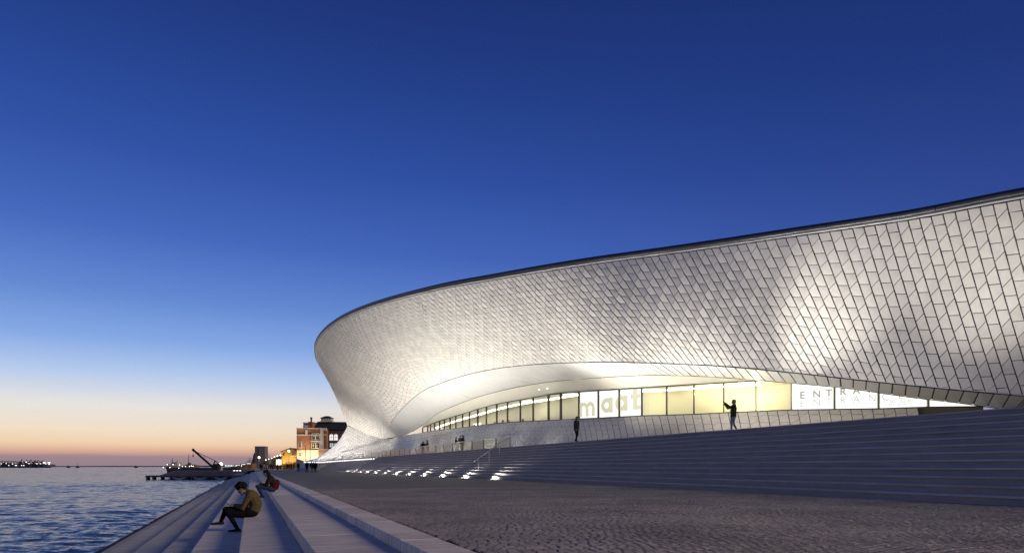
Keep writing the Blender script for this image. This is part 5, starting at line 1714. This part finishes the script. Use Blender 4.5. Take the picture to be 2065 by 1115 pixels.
for k, px in enumerate((138, 156.5, 274)):
    t_ = frame('far_boat', ['small dark boat on the horizon just right of the port', 'dark boat with a mast on the horizon, second from the port', 'tiny boat far out on the horizon towards the pier'][k], 'boat', px, 2300, -1.95, 'boats on the horizon')
    u2 = U(2300)
    b_ = MB(); b_.add([(-3 * u2, -3, 0), (3 * u2, -3, 0), (4 * u2, 0, 4), (-3.6 * u2, 0, 4), (-3 * u2, 3, 0), (3 * u2, 3, 0)], [(0, 1, 2, 3), (4, 3, 2, 5)]); obj('hull', b_, 'hull_dark', t_)
    b_ = MB(); b_.box(-1.2 * u2, .4 * u2, -2, 2, 3.5, 7); b_.tube([(0, 0, 6), (0, 0, 14 if k == 1 else 9)], .5, 5); obj('cabin', b_, 'hull_dark', t_)
b_ = MB()
pts = [cam_pt(p_, y_, 14000) for p_, y_ in ((-500, 938.5), (60, 939), (150, 939.2), (230, 938.8), (330, 939.1), (430, 938.2), (520, 937), (560, 936.4), (640, 936), (900, 935))]
b_.grid([[tuple(p) for p in pts], [(p.x, p.y, -2.2) for p in pts]])
o = struct('far_hills', b_, 'hill_haze')

# ------------------------------------------------------------------ people on the promenade and the terrace
def walker(px, zc, label, spec, dirx, diry, group=None, z=0.0, scale=1.0):
    c_, h_ = standing(**spec)
    p = cam_pt(px, 941, zc)
    return make_person(label, (p.x, p.y, z), facing(dirx, diry), c_, h_, group, .022, scale, 2)
G_ = 'people strolling on the far promenade'
walker(601.5, 125, 'person in grey with a backpack walking off alone, left of the closest group', dict(stride=.10, larm='down', rarm='down', top='cloth_dark', legs='cloth_denim', bag='cloth_black', bulk=1.1), .1, 1, G_)
walker(619, 106, 'person in black walking at the front of the closest group on the plaza', dict(stride=-.16, larm='swing', rarm='swing', top='cloth_black', legs='cloth_black', bulk=1.15), -.1, 1, G_)
walker(628, 110, 'person in a dark coat and tan trousers walking in the closest group', dict(stride=.18, larm='swing', rarm='pocket', top='cloth_dark', legs='cloth_tan', bulk=1.2), -.1, 1, G_)
walker(632.6, 113, 'person in brown trousers at the centre right of the closest group', dict(stride=-.12, larm='down', rarm='swing', top='cloth_black', legs='cloth_brown', bulk=1.15, look=(-.4, 1, 0)), -.15, 1, G_)
walker(636.6, 118, 'person in black at the right edge of the closest group', dict(stride=.1, larm='pocket', rarm='down', top='cloth_black', legs='cloth_dark', bulk=1.2, long_hair=True), -.2, 1, G_)
FARP = [(525.5, 170, 'dark figure standing at the near end of the steps by the amber lamp', 'cloth_black', 'cloth_black'), (528.5, 176, 'dark figure just right of the one by the amber lamp', 'cloth_dark', 'cloth_black'), (532.5, 185, 'person in a purple-grey coat between the amber lamp and the trees', 'cloth_grey', 'cloth_dark'),
        (538, 180, 'person in tan standing before the leftmost lit tree', 'cloth_tan', 'cloth_dark'), (546, 185, 'dark figure before the middle lit trees', 'cloth_black', 'cloth_dark'), (550, 178, 'dark figure before the lit tree next to the white panel', 'cloth_dark', 'cloth_black'),
        (559.8, 176, 'person walking in front of the white illuminated panel', 'cloth_denim', 'cloth_black'), (572.8, 182, 'lone figure before the left lit wall of the gabled shed', 'cloth_black', 'cloth_brown'), (579.3, 172, 'left one of a dark pair before the gabled shed', 'cloth_black', 'cloth_black'),
        (583, 174, 'right one of a dark pair before the gabled shed', 'cloth_brown', 'cloth_black'), (588, 177, 'person with a pale scarf near the right door of the gabled shed', 'cloth_dark', 'cloth_black'), (591.8, 177, 'dark figure at the right corner of the gabled shed', 'cloth_black', 'cloth_dark')]
for k, (px, zc, lab, a, c_) in enumerate(FARP):
    walker(px, zc, lab, dict(stride=(-.14, .12, .05, .16)[k % 4], larm=('swing', 'down', 'pocket')[k % 3], rarm=('down', 'swing')[k % 2], top=a, legs=c_, bulk=1.15, long_hair=k % 3 == 0), (-.3, .4, 1, -1)[k % 4], (1, -1, .5, .3)[k % 4], G_)
for k, (px, lab) in enumerate(((611, 'leftmost figure on the far ramp beyond the wall'), (615.5, 'middle figure on the far ramp beyond the wall'), (623, 'rightmost figure on the far ramp, by the museum flare'))):
    walker(px, 190, lab, dict(top=('cloth_black', 'cloth_grey', 'cloth_dark')[k], legs='cloth_dark', bulk=1.1), -.2, 1, G_, (1.05, .85, .5)[k])
TG = 'people at the balustrade above the stairs'
def terrace_person(x, y, label, spec, dx, dy, sc=1.0):
    c_, h_ = standing(**spec)
    make_person(label, (x, y, LZ), facing(dx, dy), c_, h_, TG, .018, sc, 2)
terrace_person(21.85, 91.2, 'broad person in black leaning on the balustrade, left of a pair', dict(lean=-.05, larm='rail', rarm='rail', top='cloth_black', legs='cloth_dark', bulk=1.2), .3, 1)
terrace_person(21.95, 89.2, 'taller person in grey facing the one in black at the balustrade', dict(larm='front', rarm='down', top='cloth_dark', legs='cloth_tan', bulk=1.05, hairmat='hair_dark'), -.7, .5, 1.05)
terrace_person(21.75, 75.0, 'shorter person with pale sleeves leaning in at the left of a trio by the rail', dict(lean=.12, larm='front', rarm='front', top='cloth_black', legs='cloth_grey'), .8, -.5, .95)
terrace_person(22.0, 73.8, 'tallest of the trio by the rail, in black and white', dict(larm='front', rarm='front', top='cloth_black', legs='cloth_grey', bag='cloth_white', look=(-.2, 1, -.3)), -.3, -1, 1.03)
terrace_person(21.8, 72.3, 'long-haired person in black at the right of the trio by the rail', dict(larm='front', rarm='pocket', top='cloth_black', legs='cloth_dark', long_hair=True, bulk=1.1), -.6, .3, 1.02)
for k, (i, t_, lab) in enumerate(((8, .5, 'head of a person behind the glass under the glowing script sign'), (10, .9, 'fair head behind the glass, left of three seated close together'), (11, .7, 'tallest dark head behind the glass of three seated together'), (12, .25, 'dark head behind the glass at the right of three seated together'), (13, .45, 'dark head low behind the glass just right of the seated three'))):
    p = wall_pt(i, t_, 1.1); c_, h_ = standing(larm='front', rarm='front', top='cloth_white' if k == 1 else 'cloth_black', legs='cloth_dark', hairmat='cloth_tan' if k == 1 else 'hair_dark')
    make_person(lab, (p.x, p.y, wz(i, t_)[0] - 1.42 + (.1 if k == 2 else 0)), facing(-.5, -1 if k % 2 else 1), c_, h_, 'people behind the glass', .02, 1.0, 2)
